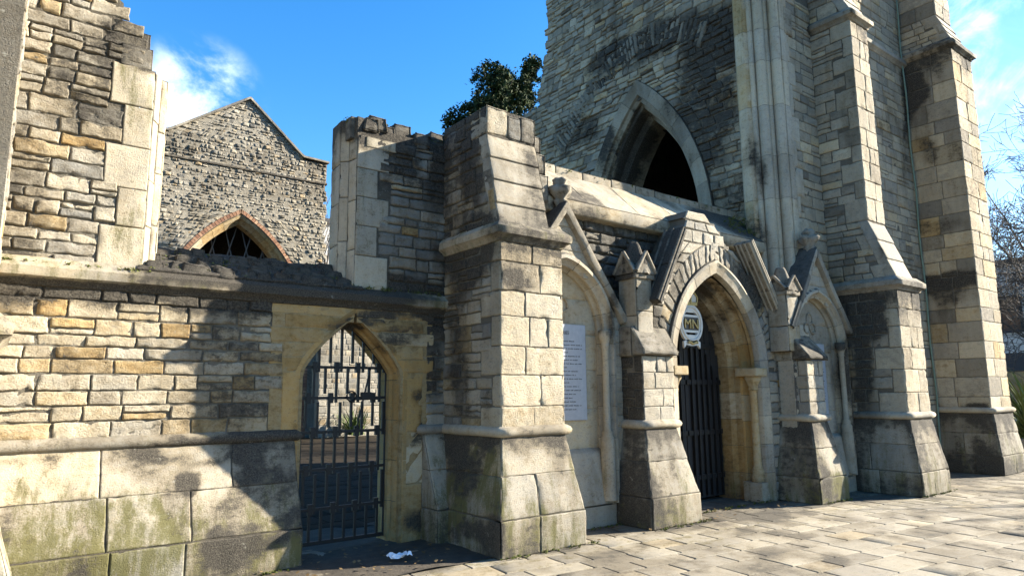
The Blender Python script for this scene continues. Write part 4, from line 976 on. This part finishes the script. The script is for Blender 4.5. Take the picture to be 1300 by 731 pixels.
tall_buttress(11.5, 12.30, 4.87, 5.95, .12, .16, 3.28, (11.5, 12.10), 5.22, 4.42, 8.1, crb2, soot(.12, 2.), plus(soot(.22, 5.), low(.35, .10)), low(.9, .28), (.52, .1), (.40, .2), (.13, .22), False, st2=12.5)
crb3 = plus(soot(.12, 1.), spots((15.4, 5.5, 3.78, .3, .8, .22, .85), (15.4, 5.5, 3.5, .3, .6, .3, .35), (15.4, 5.8, 7.9, .3, .25, .7, .45), (15.4, 5.7, 6.6, .3, .2, .4, .3), (15.4, 5.5, 1.22, .3, .8, .16, .6), (15.4, 5.6, 4.9, .3, .6, .2, .2)))
tall_buttress(15.4, 16.45, 5.0, 5.97, .10, .12, 8.72, (15.42, 16.2), 5.22, 9.5, 12.6, crb3, soot(.15, 2.), plus(soot(.3, 5.), low(.6, .14)), low(1.2, .3), (.58, .2), (.58, .2), (.2, .3), True, kwF=dict(tint=(.58, .34), val=(.58, .34), ochre=.12), nsl=3)
m = MB(); mould(m, [(12.1, 5.95), (15.42, 5.95)], STRING(8.62), crust=soot(.3), tint=(.45, .08)); m.build('string_course', DM, tw)
m = MB(); tube(m, [(15.28, 5.90 + .012 * math.sin(q * 3.), q) for q in np.linspace(.1, 14, 40)], .018, 6); m.build('conductor_cable', M_COPPER, tw)

# ================================================================== FAR GABLE across the courtyard
gw = thing('gable_wall', (7.4, 26.3, 0), 'distant gabled wall of rough rubble with a pointed brick arch, across the courtyard', 'gable wall')
YG = 26.0; gf = arch_fn(7.1, 2.6, 4.0, 8.35)
def ga(v): return 4.1 if v < 11.0 else 4.42 + (v - 11.0) * (7.19 - 4.42) / 1.92
raggb = stepfn(list(np.arange(5, 12, .2)), -.12, .12, 3)
def gb(v): return (10.38 + (raggb(v) if v < 10.1 else 0)) if v < 10.98 else 9.36 - (v - 11.02) * (9.36 - 7.19) / 1.90
crg = plus(soot(.2, 2.), const(.05), spots((4.9, 26, 10.6, .8, .5, .5, .25)))
mb = MB(); slab(mb, front(YG), 0, 12.9, minus(ga, gb, gf), .8, step=.15, crust=crg, attr=(.5, .45, 0, 0))
stones(mb, front(YG), 5.6, 12.86, minus(ga, gb, lambda v: (gf(v)[0] - .2, gf(v)[1] + .2) if gf(v) else ((7.1 - .2, 7.1 + .2) if v < 8.5 else None)), h=(.09, .18), l=(.10, .27), j=.022, d=.02, dv=.022, rough=.05, r=.035, g=.06, crust=crg, tint=(.5, .3), val=(.55, .4), warp=.03, aniso=1.2, freq=4.)
mb.build('rubble_face', [M_FLINT, M_FLINT], gw)
m = MB(); mould(m, [(3.9, YG), (10.4, YG)], [(0, 10.06), (.06, 10.08), (.06, 10.14), (0, 10.17)], crust=const(.35), tint=(.3, .1), seg=.4); m.build('string_course', DM, gw)
m = MB(); pts = np.array([(4.0, 11.02), (4.42, 11.02), (7.19, 12.95), (9.36, 11.05), (10.45, 11.0)])
n_ = [unit((-(b - a)[1], (b - a)[0])) for a, b in zip(pts[:-1], pts[1:])]; nn_ = [n_[0]] + [(a + b) / (1 + a @ b) for a, b in zip(n_[:-1], n_[1:])] + [n_[-1]]
sweep(m, (pts, np.array(nn_)), [(-.02, YG + .5), (-.02, YG - .12), (.05, YG - .12), (.06, YG + .8)], mpx, block=.7, tint=(.3, .1), crust=const(.12)); m.build('coping', DM, gw)
m = MB(); sweep(m, arch_path(7.1, 2.6, 0, 4.0, 8.35, 20), [(.16, YG - .03), (.02, YG - .04), (.0, YG + .05)], mpx, block=.12, gap=.02, tint=(.5, .3)); m.build('brick_arch', [M_BRICK, M_BRICK], gw)
m = MB(); sweep(m, arch_path(7.1, 2.58, 0, 4.0, 8.32, 20), [(.0, YG - .02), (-.10, YG + .05), (-.14, YG + .2), (-.26, YG + .3), (-.26, YG + .7)], mpx, block=.5, tint=(.86, .08), crust=plus(soot(.2), const(.12)), moss=const(.05)); m.build('arch_moulding', DM, gw)
m = MB(); box(m, (3.8, 29.5, 0), (10.6, 29.9, 9), attr=(.1, .1, .7, 0)); box(m, (3.8, 26.8, 9.0), (10.6, 29.9, 9.2), attr=(.1, .1, .7, 0)); box(m, (3.8, 26.8, 0), (4.0, 29.5, 9), attr=(.1, .1, .7, 0)); box(m, (10.3, 26.8, 0), (10.5, 29.5, 8.9), attr=(.1, .1, .7, 0))  # closed box added behind the arch, its shade put into near-black colour
m.build('darkening_shell', GM, gw)
m = MB()
for i in range(9): tube(m, [(4.6 + i * .62, 26.75, 3.), (4.6 + i * .62 + 1.6, 26.75, 9)], .03, 5); tube(m, [(4.6 + i * .62, 26.78, 9), (4.6 + i * .62 + 1.6, 26.78, 3.)], .03, 5)
m.build('iron_lattice', plain('grey_iron', (.09, .09, .09), .6, .2), gw)
cw = MB(); slab(cw, front(25.6), 0, 5.2, rect(10.2, 22), .5, step=9, attr=(.55, .5, 0, 0)); stones(cw, front(25.6), .45, 5.2, rect(10.2, 19), h=(.16, .28), l=(.2, .5), g=.14, d=.012, rough=.012, r=.02, j=.02, tint=(.58, .25), val=(.6, .3), crust=soot(.15))
hbox(cw, (10.2, 25.45, 0), (19, 25.6, .42), attr=(.5, .8, 0, 0), n=10)
tag(cw.build('courtyard_wall', [M_FLINT, M_FLINT]), 'sunlit pale rubble wall at the back of the courtyard, seen through the iron gate', 'wall')

# ================================================================== IRON GATE in the small archway
ig = thing('iron_gate', (3.14, 7.16, 0), 'black wrought iron gate of staggered bars in the small arched gateway', 'gate')
YI = 7.16; gi = low_arch(3.135, .525, 1.84, 2.395)
m = MB()
p_, n2 = low_arch_path(3.135, .515, .06, 1.84, 2.39); tube(m, [(a, YI, b) for a, b in p_], .017, 6); box(m, (2.62, YI - .012, .06), (3.65, YI + .012, .10)); m.build('frame', M_IRON, ig)
rails = [.42, .82, 1.21, 1.57, 1.90]
for zr in rails:
    m = MB(); box(m, (2.62, YI - .010, zr - .015), (3.65, YI + .012, zr + .015)); m.build('rail', M_IRON, ig)
lev = [.10] + rails + [2.4]
for i, (a, b) in enumerate(zip(lev[:-1], lev[1:])):
    N = 8
    for k in range(N):
        x = 2.62 + (k + .75 if i % 2 else k + .35) * 1.03 / N
        if x > 3.62: continue
        o = gi(min(b, 2.36)); top = b
        if i == len(lev) - 2:
            zz = 2.37
            while zz > 1.9 and not (gi(zz) and gi(zz)[0] < x < gi(zz)[1]): zz -= .01
            top = zz
        m = MB(); lo_, hi_ = (a - .05 if k % 2 and i else a + .045 * (k % 2 == 0) * (i > 0), top - (.045 if (k % 2) and i < 5 else -.0))
        box(m, (x - .013, YI - .012, lo_), (x + .013, YI + .012, hi_)); m.build('bar', M_IRON, ig)
    for k in range(4):                                                   # collars on the rails
        if i == 0: continue
        x = 2.74 + k * .25 + (.06 if i % 2 else 0); m = MB(); box(m, (x - .026, YI - .018, a - .055), (x + .026, YI + .018, a + .055)); m.build('collar', M_IRON, ig)
m = MB(); tube(m, [(3.22 + .055 * math.cos(t), YI - .03, 1.585 + .055 * math.sin(t)) for t in np.linspace(0, 2 * math.pi, 16)], .009, 5); box(m, (3.26, YI - .04, 1.545), (3.55, YI - .012, 1.575)); box(m, (3.33, YI - .05, 1.55), (3.45, YI - .012, 1.63)); m.build('lock', M_IRON, ig)
m = MB(); tube(m, [(3.29, YI - .03, 1.24), (3.36, YI - .03, 1.55), (3.44, YI - .03, 1.9)], .010, 5); m.build('brace', M_IRON, ig)

# ================================================================== PORTAL DOORS
pd = thing('portal_doors', (8.33, 6.62, 0), 'dark boarded double doors with iron ribs inside the tall pointed portal', 'doors')
df = arch_fn(8.33, .90, 1.95, 3.18)
for sd in (-1, 1):
    m = MB(); N = 7
    for k in range(N):
        x0, x1 = sorted((8.33 + sd * (.01 + k * .127), 8.33 + sd * (.01 + (k + 1) * .127 - .008)))
        zt = 3.16
        while zt > 1.9 and not (df(zt) and df(zt)[0] < x0 + .01 and df(zt)[1] > x1 - .01): zt -= .01
        y = 6.64 + random.uniform(-.004, .004); box(m, (x0, y, .05), (x1, y + .04, zt), attr=(.5, .5, 0, 0))
    lf = m.build('door_leaf', M_WOOD, pd)
    for zr in (.35, 1.0, 1.75, 2.3):
        m = MB(); x0, x1 = sorted((8.33 + sd * .02, 8.33 + sd * (.86 if zr < 2 else .72))); box(m, (x0, 6.612, zr - .035), (x1, 6.636, zr + .035)); m.build('strap', M_IRON, lf)
    for k in range(1, N):
        x = 8.33 + sd * (.006 + k * .127); m = MB(); box(m, (x - .012, 6.600, .08), (x + .012, 6.632, 2.9 - .18 * k if k > 2 else 2.7)); m.build('rib', M_IRON, lf)
bk = MB(); box(bk, (7.25, 6.86, -.02), (9.45, 6.9, 3.3)); bk.build('backing', M_WOOD, pd)

# ================================================================== WRITING
def text_mesh(body, size, ext, align='CENTER'):
    cu = bpy.data.curves.new('t', 'FONT'); cu.body = body; cu.size = size; cu.extrude = ext; cu.align_x = align; cu.resolution_u = 3
    o = bpy.data.objects.new('t', cu); COL.objects.link(o); bpy.context.view_layer.update()
    me = bpy.data.meshes.new_from_object(o.evaluated_get(bpy.context.evaluated_depsgraph_get()))
    bpy.data.objects.remove(o); bpy.data.curves.remove(cu); return me
def put_text(body, size, ext, loc, name, m, parent, align='CENTER', sx=1.):
    me = text_mesh(body, size, ext, align); me.materials.append(m); o = bpy.data.objects.new(name, me); COL.objects.link(o)
    o.parent = parent; o.location = Vector(loc) - parent.location; o.rotation_euler = (math.pi / 2, 0, 0); o.scale = (sx, 1, 1); return o
def plaque(cx, yf, w, z0, z1, label, head, lines, seed):
    t = thing('memorial_plaque', (cx, yf, z0), label, 'plaque')
    m = MB(); hbox(m, (cx - w, yf - .03, z0), (cx + w, yf + .004, z1), wear=.0008, r=.006, n=6); m.build('slab', M_PLAQ, t)
    hw = head.split(); x = cx - w * .80 if len(hw[1]) > 6 else cx - w * .55
    for q, wd in enumerate(hw):
        o = put_text(wd, .062, .001, (x, yf - .0325, z1 - .13), 'heading', M_INK, t, align='LEFT', sx=.92); x += o.dimensions.x + .035
    rr = random.Random(seed); m = MB(); z = z1 - .22
    for i in range(lines):                                               # worn cut lettering, too faint to read in the photo
        tot = rr.uniform(.5, .92) * w * 2 * .9 if i % 4 != 3 else rr.uniform(.2, .4) * w * 2; x = cx - tot / 2
        while x < cx + tot / 2:
            k = rr.randint(2, 8)
            for q in range(k):
                h = rr.choice((.010, .014, .014)); box(m, (x, yf - .0322, z), (x + .006, yf - .0302, z + h))
                if rr.random() < .6: box(m, (x + .006, yf - .0322, z + rr.choice((0, h - .004))), (x + .010, yf - .0302, z + rr.choice((.004, h))))
                x += .0145
                if x > cx + tot / 2: break
            x += .014
        z -= (z1 - z0 - .3) / lines
    m.build('inscription', M_INK, t)
plaque(5.60, 6.34, .40, 1.27, 2.45, 'pale slate memorial plaque with cut lettering in the niche beside the large front buttress', 'AND MEMORIES', 19, 3)
plaque(10.52, 5.845, .38, 1.10, 2.36, 'pale blue-grey memorial plaque in the shaded niche next to the tower', 'IN MEMORY', 20, 8)

em = thing('emblem_sign', (8.22, 6.40, 2.60), 'white oval emblem lettered MN with a gilt crown, hung in the portal arch', 'emblem')
EX, EY, EZ = 8.22, 6.40, 2.60
def ringmesh(r0, r1, y0, y1, n=40, sz=1.08):
    m = MB(); V = []
    for r, y in ((r0, y1), (r0, y0), (r1, y0), (r1, y1)):
        for k in range(n):
            a = 2 * math.pi * k / n; V.append((EX + r * math.cos(a), y, EZ + sz * r * math.sin(a)))
    m.add(V, [(((i + 1) % 4) * n + k, ((i + 1) % 4) * n + (k + 1) % n, i * n + (k + 1) % n, i * n + k) for i in range(4) for k in range(n)], smooth=False); return m
rg_ = ringmesh(.165, .235, EY - .02, EY + .02); rg_.build('ring', M_WHITE, em)
m = MB(); tube(m, [(EX + .198 * math.cos(a), EY - .022, EZ + .198 * 1.08 * math.sin(a)) for a in np.linspace(0, 2 * math.pi, 60)], .014, 6)
m.build('rope_border', M_WHITE, em)
m = MB(); box(m, (EX - .19, EY - .010, EZ - .085), (EX + .19, EY + .010, EZ + .085)); m.build('name_panel', M_BLACK, em)
m = MB(); box(m, (EX - .175, EY - .016, EZ + .085), (EX + .175, EY + .012, EZ + .115)); box(m, (EX - .175, EY - .016, EZ - .115), (EX + .175, EY + .012, EZ - .085)); box(m, (EX - .12, EY - .014, EZ + .145), (EX + .12, EY + .012, EZ + .19)); box(m, (EX - .12, EY - .014, EZ - .19), (EX + .12, EY + .012, EZ - .145)); m.build('bar', M_WHITE, em)
put_text('MN', .175, .008, (EX, EY - .02, EZ - .062), 'lettering', M_GOLD, em, sx=1.1)
m = MB(); zc = EZ + .26
box(m, (EX - .13, EY - .028, zc - .02), (EX + .13, EY + .02, zc + .025)); cr_ = m.build('crown', M_GOLD, em)
m = MB()
for s in (-1, 1):
    m.add([(EX, EY - .012, zc + .03), (EX + s * .13, EY - .012, zc + .03), (EX + s * .145, EY - .012, zc + .10), (EX + s * .09, EY - .012, zc + .15), (EX, EY - .012, zc + .13),
           (EX, EY + .014, zc + .03), (EX + s * .13, EY + .014, zc + .03), (EX + s * .145, EY + .014, zc + .10), (EX + s * .09, EY + .014, zc + .15), (EX, EY + .014, zc + .13)],
          [(0, 1, 2, 3), (5, 8, 7, 6), (1, 6, 7, 2), (2, 7, 8, 3), (3, 8, 9, 4)], [(0, 3, 4), (5, 9, 8)], smooth=False)
m.build('cap', M_WHITE, cr_)
m = MB()
for s in (-1, 1):
    tube(m, [(EX + s * .13, EY - .022, zc + .02), (EX + s * .145, EY - .022, zc + .09), (EX + s * .09, EY - .022, zc + .15), (EX, EY - .022, zc + .13)], .012, 6)
tube(m, [(EX, EY - .026, zc), (EX, EY - .026, zc + .16)], .016, 6); lathe(m, (EX, EY - .02), [(.0, zc + .15), (.025, zc + .17), (.025, zc + .19), (.0, zc + .21)], 10)
m.build('arch_band', M_GOLD, cr_)
m = MB()
pz = EZ - .27
for s in (-1, 1):
    m.add([(EX, EY - .02, pz - .02), (EX + s * .12, EY - .02, pz - .005), (EX + s * .16, EY - .02, pz - .05), (EX + s * .17, EY - .02, pz + .035), (EX + s * .11, EY - .02, pz + .06), (EX, EY - .02, pz + .05)] + [(EX, EY + .012, pz - .02), (EX + s * .12, EY + .012, pz - .005), (EX + s * .16, EY + .012, pz - .05), (EX + s * .17, EY + .012, pz + .035), (EX + s * .11, EY + .012, pz + .06), (EX, EY + .012, pz + .05)],
          [(0, 1, 4, 5), (1, 2, 3, 4), (6, 11, 10, 7), (7, 10, 9, 8), (0, 6, 7, 1), (1, 7, 8, 2), (2, 8, 9, 3), (3, 9, 10, 4), (4, 10, 11, 5)], smooth=False)
m.build('scroll', M_WHITE, em)
m = MB(); tube(m, [(EX - .1 + .2 * f, EY - .03, pz + .02 + .012 * math.sin(f * 9)) for f in np.linspace(0, 1, 12)], .016, 6); m.build('gilding', M_GOLD, em)
m = MB(); tube(m, [(EX - .02, EY, zc + .2), (EX - .02, EY + .25, zc + .22)], .012, 6); m.build('bracket', M_IRON, em)

em.scale = (1.14, 1, 1.14)
# ================================================================== TREES AND PLANTS
def branch_tree(name, base, h, r0, spread, depth, seed, label, cat='tree', group=None, up=.25, lean=(0, 0), first=.3, droop=0., twig=(3, 5), rmin=.0):
    rr = random.Random(seed); mb = MB()
    def grow(p, d, L, r, lv):
        k = 5; pts = [p]; q = np.array(p, float); dd = np.array(d, float)
        for i in range(k):
            dd = unit(dd + np.array([rr.gauss(0, .13), rr.gauss(0, .13), rr.gauss(up * .12, .09)])); q = q + dd * L / k; pts.append(q.copy())
        tube(mb, pts, np.maximum(np.linspace(r, r * .55, k + 1), rmin), 8 if lv == 0 else (5 if lv < 3 else 3))
        if lv >= depth: return
        n = rr.randint(*twig) if lv else rr.randint(8, 10)
        for j in range(n):
            f = rr.uniform(first if lv == 0 else .25, 1.); i = min(k - 1, int(f * k)); pp = pts[i] + (pts[i + 1] - pts[i]) * (f * k - i)
            t = unit(pts[i + 1] - pts[i]); side = unit(np.cross(t, unit(np.array([rr.gauss(0, 1), rr.gauss(0, 1), rr.gauss(0, 1)]))))
            grow(pp, unit(t * rr.uniform(.35, .8) + side * spread + np.array((0, 0, up - droop * lv))), L * rr.uniform(.45, .72), r * (1 - f * .4) * rr.uniform(.38, .55), lv + 1)
        grow(pts[-1], dd, L * .62, r * .5, lv + 1)
    grow(np.array(base, float), unit(np.array((lean[0], lean[1], 1.))), h * .45, r0, 0)
    t = thing(name, base, label, cat, group); mb.build('trunk', M_BARK, t); return t
branch_tree('bare_tree', (30.5, 7.0, 0), 14.5, .13, .85, 5, 3, 'bare winter tree with fine branches beside the white building on the right', up=.10, lean=(-.12, .06), first=.25, twig=(3, 5), rmin=.010)
branch_tree('bare_tree', (21.2, -1.6, 0), 7.4, .13, .7, 2, 9, 'bare tree beyond the paving whose thin shadow crosses the flagstones', up=.2, first=.55)
for i, (x, y, h, s, lb) in enumerate(((27.3, 62, 24, 5, 'bare tree far behind the stub wall, nearest the stub'), (23.6, 58, 19, 6, 'smaller bare tree far behind the gable wall end'))):
    branch_tree('bare_tree', (x, y, 0), h, .35, .6, 4, s, lb, up=.35, group='bare trees behind the ruin')

def leaf_mass(mb, clumps, n, size, rr, flat=.6):
    V, Q, A = [], [], []; k = 0
    tot = sum(c[3] for c in clumps)
    for cx, cy, cz, cr in clumps:
        for _ in range(int(n * cr / tot)):
            v = unit(np.array([rr.gauss(0, 1), rr.gauss(0, 1), rr.gauss(0, 1)])); q = rr.random() ** .45
            p = np.array((cx, cy, cz)) + v * cr * q * np.array((1, 1, .8)); s = size * rr.uniform(.6, 1.3)
            a = unit(np.array([rr.gauss(0, 1), rr.gauss(0, 1), rr.gauss(0, .7)])); b = unit(np.cross(a, unit(v + np.array([rr.gauss(0, .5), rr.gauss(0, .5), rr.gauss(.3, .5)]))))
            V += [p - a * s, p + b * s * flat, p + a * s, p - b * s * flat]; Q.append((k, k + 1, k + 2, k + 3)); A += [(min(1, max(0, rr.gauss(.45, .25))), 0, 0, 0)] * 4; k += 4
    mb.add(V, Q, attr=np.array(A))
et = thing('evergreen_tree', (14.6, 20., 0), 'dark evergreen tree rising behind the ruined wall beside the tower', 'tree')
rr = random.Random(4); m = MB(); tube(m, [(14.7, 20, 0), (14.6, 20.1, 4), (14.8, 19.9, 8), (14.6, 20, 11.5), (14.5, 20, 13.6)], [.3, .27, .22, .12, .05], 8)
g2 = np.random.default_rng(5); lobes = [(14.9, 20, 11.0, 1.55, 2.3), (14.2, 19.8, 10.4, 1.2, 1.5), (13.2, 20, 10.9, .75, .75), (15.4, 20, 12.3, .8, .95), (16.35, 19.9, 13.9, .42, .62), (15.9, 19.9, 12.9, .5, .6), (14.5, 20.1, 12.9, .75, .8)]
PT = []
for cx, cy, cz, rx, rz in lobes:
    q = g2.normal(size=(int(26000 * rx * rz), 3)); q /= np.linalg.norm(q, axis=1)[:, None]; q *= (g2.random(len(q)) ** .4)[:, None] * (1 + .25 * g2.random((len(q), 1)))
    PT.append(np.array((cx, cy, cz)) + q * np.array((rx, rx, rz)))
PT = np.concatenate(PT) + np.array((0, 0, .45)); den = noise(PT, 1.9, 2.) + .8 * noise(PT, 4.6, 7.) + .35 * noise(PT, 11., 3.)
PT = PT[den > .05]; PT = PT[g2.permutation(len(PT))[:34000]]
for k in range(70):
    e = PT[k * 7]; c0 = np.array((14.6, 20, max(6., e[2] - 1.3 - abs(e[0] - 14.6) * .5))); tube(m, [c0, c0 * .5 + e * .5 + np.array((0, 0, -.1)), e], [.055, .03, .010], 4)
def leaf_points(mb, PT, size, g):
    n = len(PT); a = g.normal(size=(n, 3)); a[:, 2] -= .3; a /= np.linalg.norm(a, axis=1)[:, None]
    b = np.cross(a, g.normal(size=(n, 3)) + np.array((0, 0, .8))); b /= np.linalg.norm(b, axis=1)[:, None]
    sz = size * g.uniform(.6, 1.4, (n, 1)); V = np.stack([PT - a * sz, PT + b * sz * .42, PT + a * sz, PT - b * sz * .42], 1).reshape(-1, 3)
    c = np.clip(g.normal(.4, .3, n), 0, 1); A = np.zeros((n, 4, 4)); A[:, :, 0] = c[:, None]
    mb.add(V, np.arange(4 * n).reshape(n, 4), attr=A.reshape(-1, 4), smooth=False)
m.build('trunk', M_BARK, et); m = MB(); leaf_points(m, PT, .075, g2); m.build('crown', M_LEAF, et)

def strap_plant(name, base, n, L, label, seed, w=.035):
    rr = random.Random(seed); t = thing(name, base, label, 'plant'); m = MB()
    for _ in range(n):
        a = rr.uniform(0, 2 * math.pi); el = rr.uniform(.5, 1.45); l = L * rr.uniform(.6, 1.1); V = []; p = np.array(base) + np.array([rr.gauss(0, .15), rr.gauss(0, .15), 0]); sd = np.array((-math.sin(a), math.cos(a), 0)); c = rr.random()
        for i in range(7):
            f = i / 6; e = el - f * f * rr.uniform(.5, .9); ww = w * (1 - f) ** .6 + .002
            V += [p - sd * ww, p + sd * ww]; p = p + l / 6 * np.array((math.cos(a) * math.cos(e), math.sin(a) * math.cos(e), math.sin(e)))
        m.add(V, [(2 * i, 2 * i + 1, 2 * i + 3, 2 * i + 2) for i in range(6)], attr=(c, 0, 0, 0))
    m.build('leaves', M_GRASSY, t); return t
strap_plant('strap_leaf_plant', (21.0, 5.9, .35), 110, 2.0, 'tall clump of strap leaves just right of the tower buttress', 5)
strap_plant('strap_leaf_plant', (11.35, 24.8, .1), 160, 1.15, 'small bright green plant at the courtyard wall, seen through the gate', 6)
kb = MB(); hbox(kb, (20.2, 5.0, -.02), (27, 7.2, .38), attr=(.4, .5, .1, .05), n=8); tag(kb.build('planter_wall', DM), 'low stone planter edge under the strap-leaf plant', 'planter')

# ================================================================== BUILDINGS BEYOND
wb = thing('white_building', (34, 6, 0), 'white rendered two-storey building with a boarded window, right of the tower', 'building')
m = MB(); box(m, (34, -14, 3.1), (46, 13.5, 6.85)); box(m, (34.1, -14, -.1), (46, 13.5, 2.35)); m.build('wall', M_RENDER, wb)
m = MB(); box(m, (33.85, -14.1, 6.85), (46, 13.6, 7.05)); m.build('roof_edge', M_SLATE, wb)
m = MB(); box(m, (33.8, -14.05, 2.35), (34.2, 13.55, 3.1)); m.build('shop_fascia', M_SLATE, wb)
for y0, ww in ((9.62, .62), (5.5, 1.3), (1., 1.3), (-3.5, 1.3)):
    f = MB(); 
    for a, b in (((33.94, y0 - .1, 3.95), (34.02, y0, 5.5)), ((33.94, y0 + ww, 3.95), (34.02, y0 + ww + .1, 5.5)), ((33.94, y0, 5.4), (34.02, y0 + ww, 5.5)), ((33.94, y0, 3.95), (34.02, y0 + ww, 4.05))): box(f, a, b)
    f = f.build('window', M_SLATE, wb); p = MB(); box(p, (33.97, y0, 4.05), (34.03, y0 + ww, 5.4), attr=(.6, .6, 0, 0)); p.build('boarding', M_BRICK, f)
    g = MB(); box(g, (34.04, y0 - 1.2, .4), (34.09, y0 + 2.4, 2.3)); g.build('shop_window', M_GLASS, wb)
bb = thing('brick_building', (26, 70, 0), 'pale brick block far away in the gap between gable and stub wall', 'building')
m = MB(); box(m, (24, 68, 0), (46, 84, 19.6), attr=(.7, .7, 0, 0)); m.build('wall', M_RENDER, bb); m = MB(); box(m, (23.7, 67.7, 19.6), (46.3, 84, 20.1)); m.build('roof', M_SLATE, bb)
for i in range(3):
    for j in range(4): m = MB(); box(m, (25.2 + i * 2.6, 67.93, 5 + j * 3.6), (26.6 + i * 2.6, 67.98, 7 + j * 3.6)); m.build('window', M_GLASS, bb)

rr = random.Random(31); m = MB(); cl = []
for _ in range(150):
    x = rr.uniform(1.1, 4.2); f = rr.random(); f = f if x < 3.1 else f * .12; cl.append((x, YW - .03 + .47 * f, 2.75 + .29 * f, rr.uniform(.02, .055)))
for _ in range(60): cl.append((rr.uniform(-.4, 1.1), YW - .02 + rr.uniform(-.05, .03), 2.72, rr.uniform(.012, .03)))
for _ in range(60): cl.append((rr.uniform(3.0, 4.3), YW + rr.uniform(.05, .4), 4.62 + rr.uniform(0, .12), rr.uniform(.02, .05)))
for _ in range(50): cl.append((rr.uniform(5.3, 10.2), rr.uniform(6.85, 7.1), 4.70, rr.uniform(.015, .04)))
for _ in range(120): cl.append((10.3 - rr.uniform(.0, .9), rr.uniform(6.35, 6.9), 4.15 + rr.uniform(0, .3), rr.uniform(.02, .06)))
for xa, xb, yy in ((4.1, 5.4, 5.58), (6.3, 7.4, 5.60), (9.5, 10.5, 5.32), (11.3, 12.6, 4.70), (7.2, 9.5, 5.98), (5.4, 6.3, 6.12), (-1., 2.5, 6.52), (15.2, 16.6, 4.95)):
    for _ in range(int(22 * (xb - xa))):
        x = rr.uniform(xa, xb); cl.append((x, yy - abs(rr.gauss(0, .03)) - .0, .02, rr.uniform(.008, .028)))
leaf_mass(m, cl, 11000, .011, rr)
tag(m.build('moss_tufts', M_MOSS), 'dark moss tufts growing on the sills, wall heads and wall feet of the ruin', 'moss', kind='stuff')
# ================================================================== LITTER
rr = random.Random(2); m = MB(); g_ = 9; V = []
for i in range(g_):
    for j in range(5):
        V.append((3.22 + i * .028, 6.12 + j * .03 + .012 * rr.uniform(-1, 1), .05 + .03 * rr.random() + .035 * math.sin(i * 1.1) * (j % 2)))
m.add(V, [(i * 5 + j, (i + 1) * 5 + j, (i + 1) * 5 + j + 1, i * 5 + j + 1) for i in range(g_ - 1) for j in range(4)], smooth=False)
tag(m.build('paper_scrap', M_PAPER), 'crumpled white paper scrap on the dark dirt in front of the gate', 'litter')
lf = MB(); rr = random.Random(12)
for _ in range(420):
    x = rr.uniform(-.5, 4.2) if rr.random() < .7 else rr.uniform(5.2, 9.8); y = rr.uniform(5.8, 6.9) if x < 4.3 else rr.uniform(5.5, 6.1); s = rr.uniform(.012, .035); a = rr.uniform(0, 6.28)
    p = np.array((x, y, .035 + rr.uniform(0, .012))); u = np.array((math.cos(a), math.sin(a), rr.uniform(-.3, .3))) * s; w = np.array((-math.sin(a), math.cos(a), rr.uniform(-.3, .3))) * s * .6
    lf.add([p - u, p + w, p + u, p - w], [(0, 1, 2, 3)], attr=(rr.random(), 0, 0, 0))
tag(lf.build('fallen_leaves', leaf_mat('dead_leaf', (.07, .045, .02), (.22, .15, .07))), 'small dry leaves scattered on the dirt along the wall foot', 'leaves', kind='stuff')
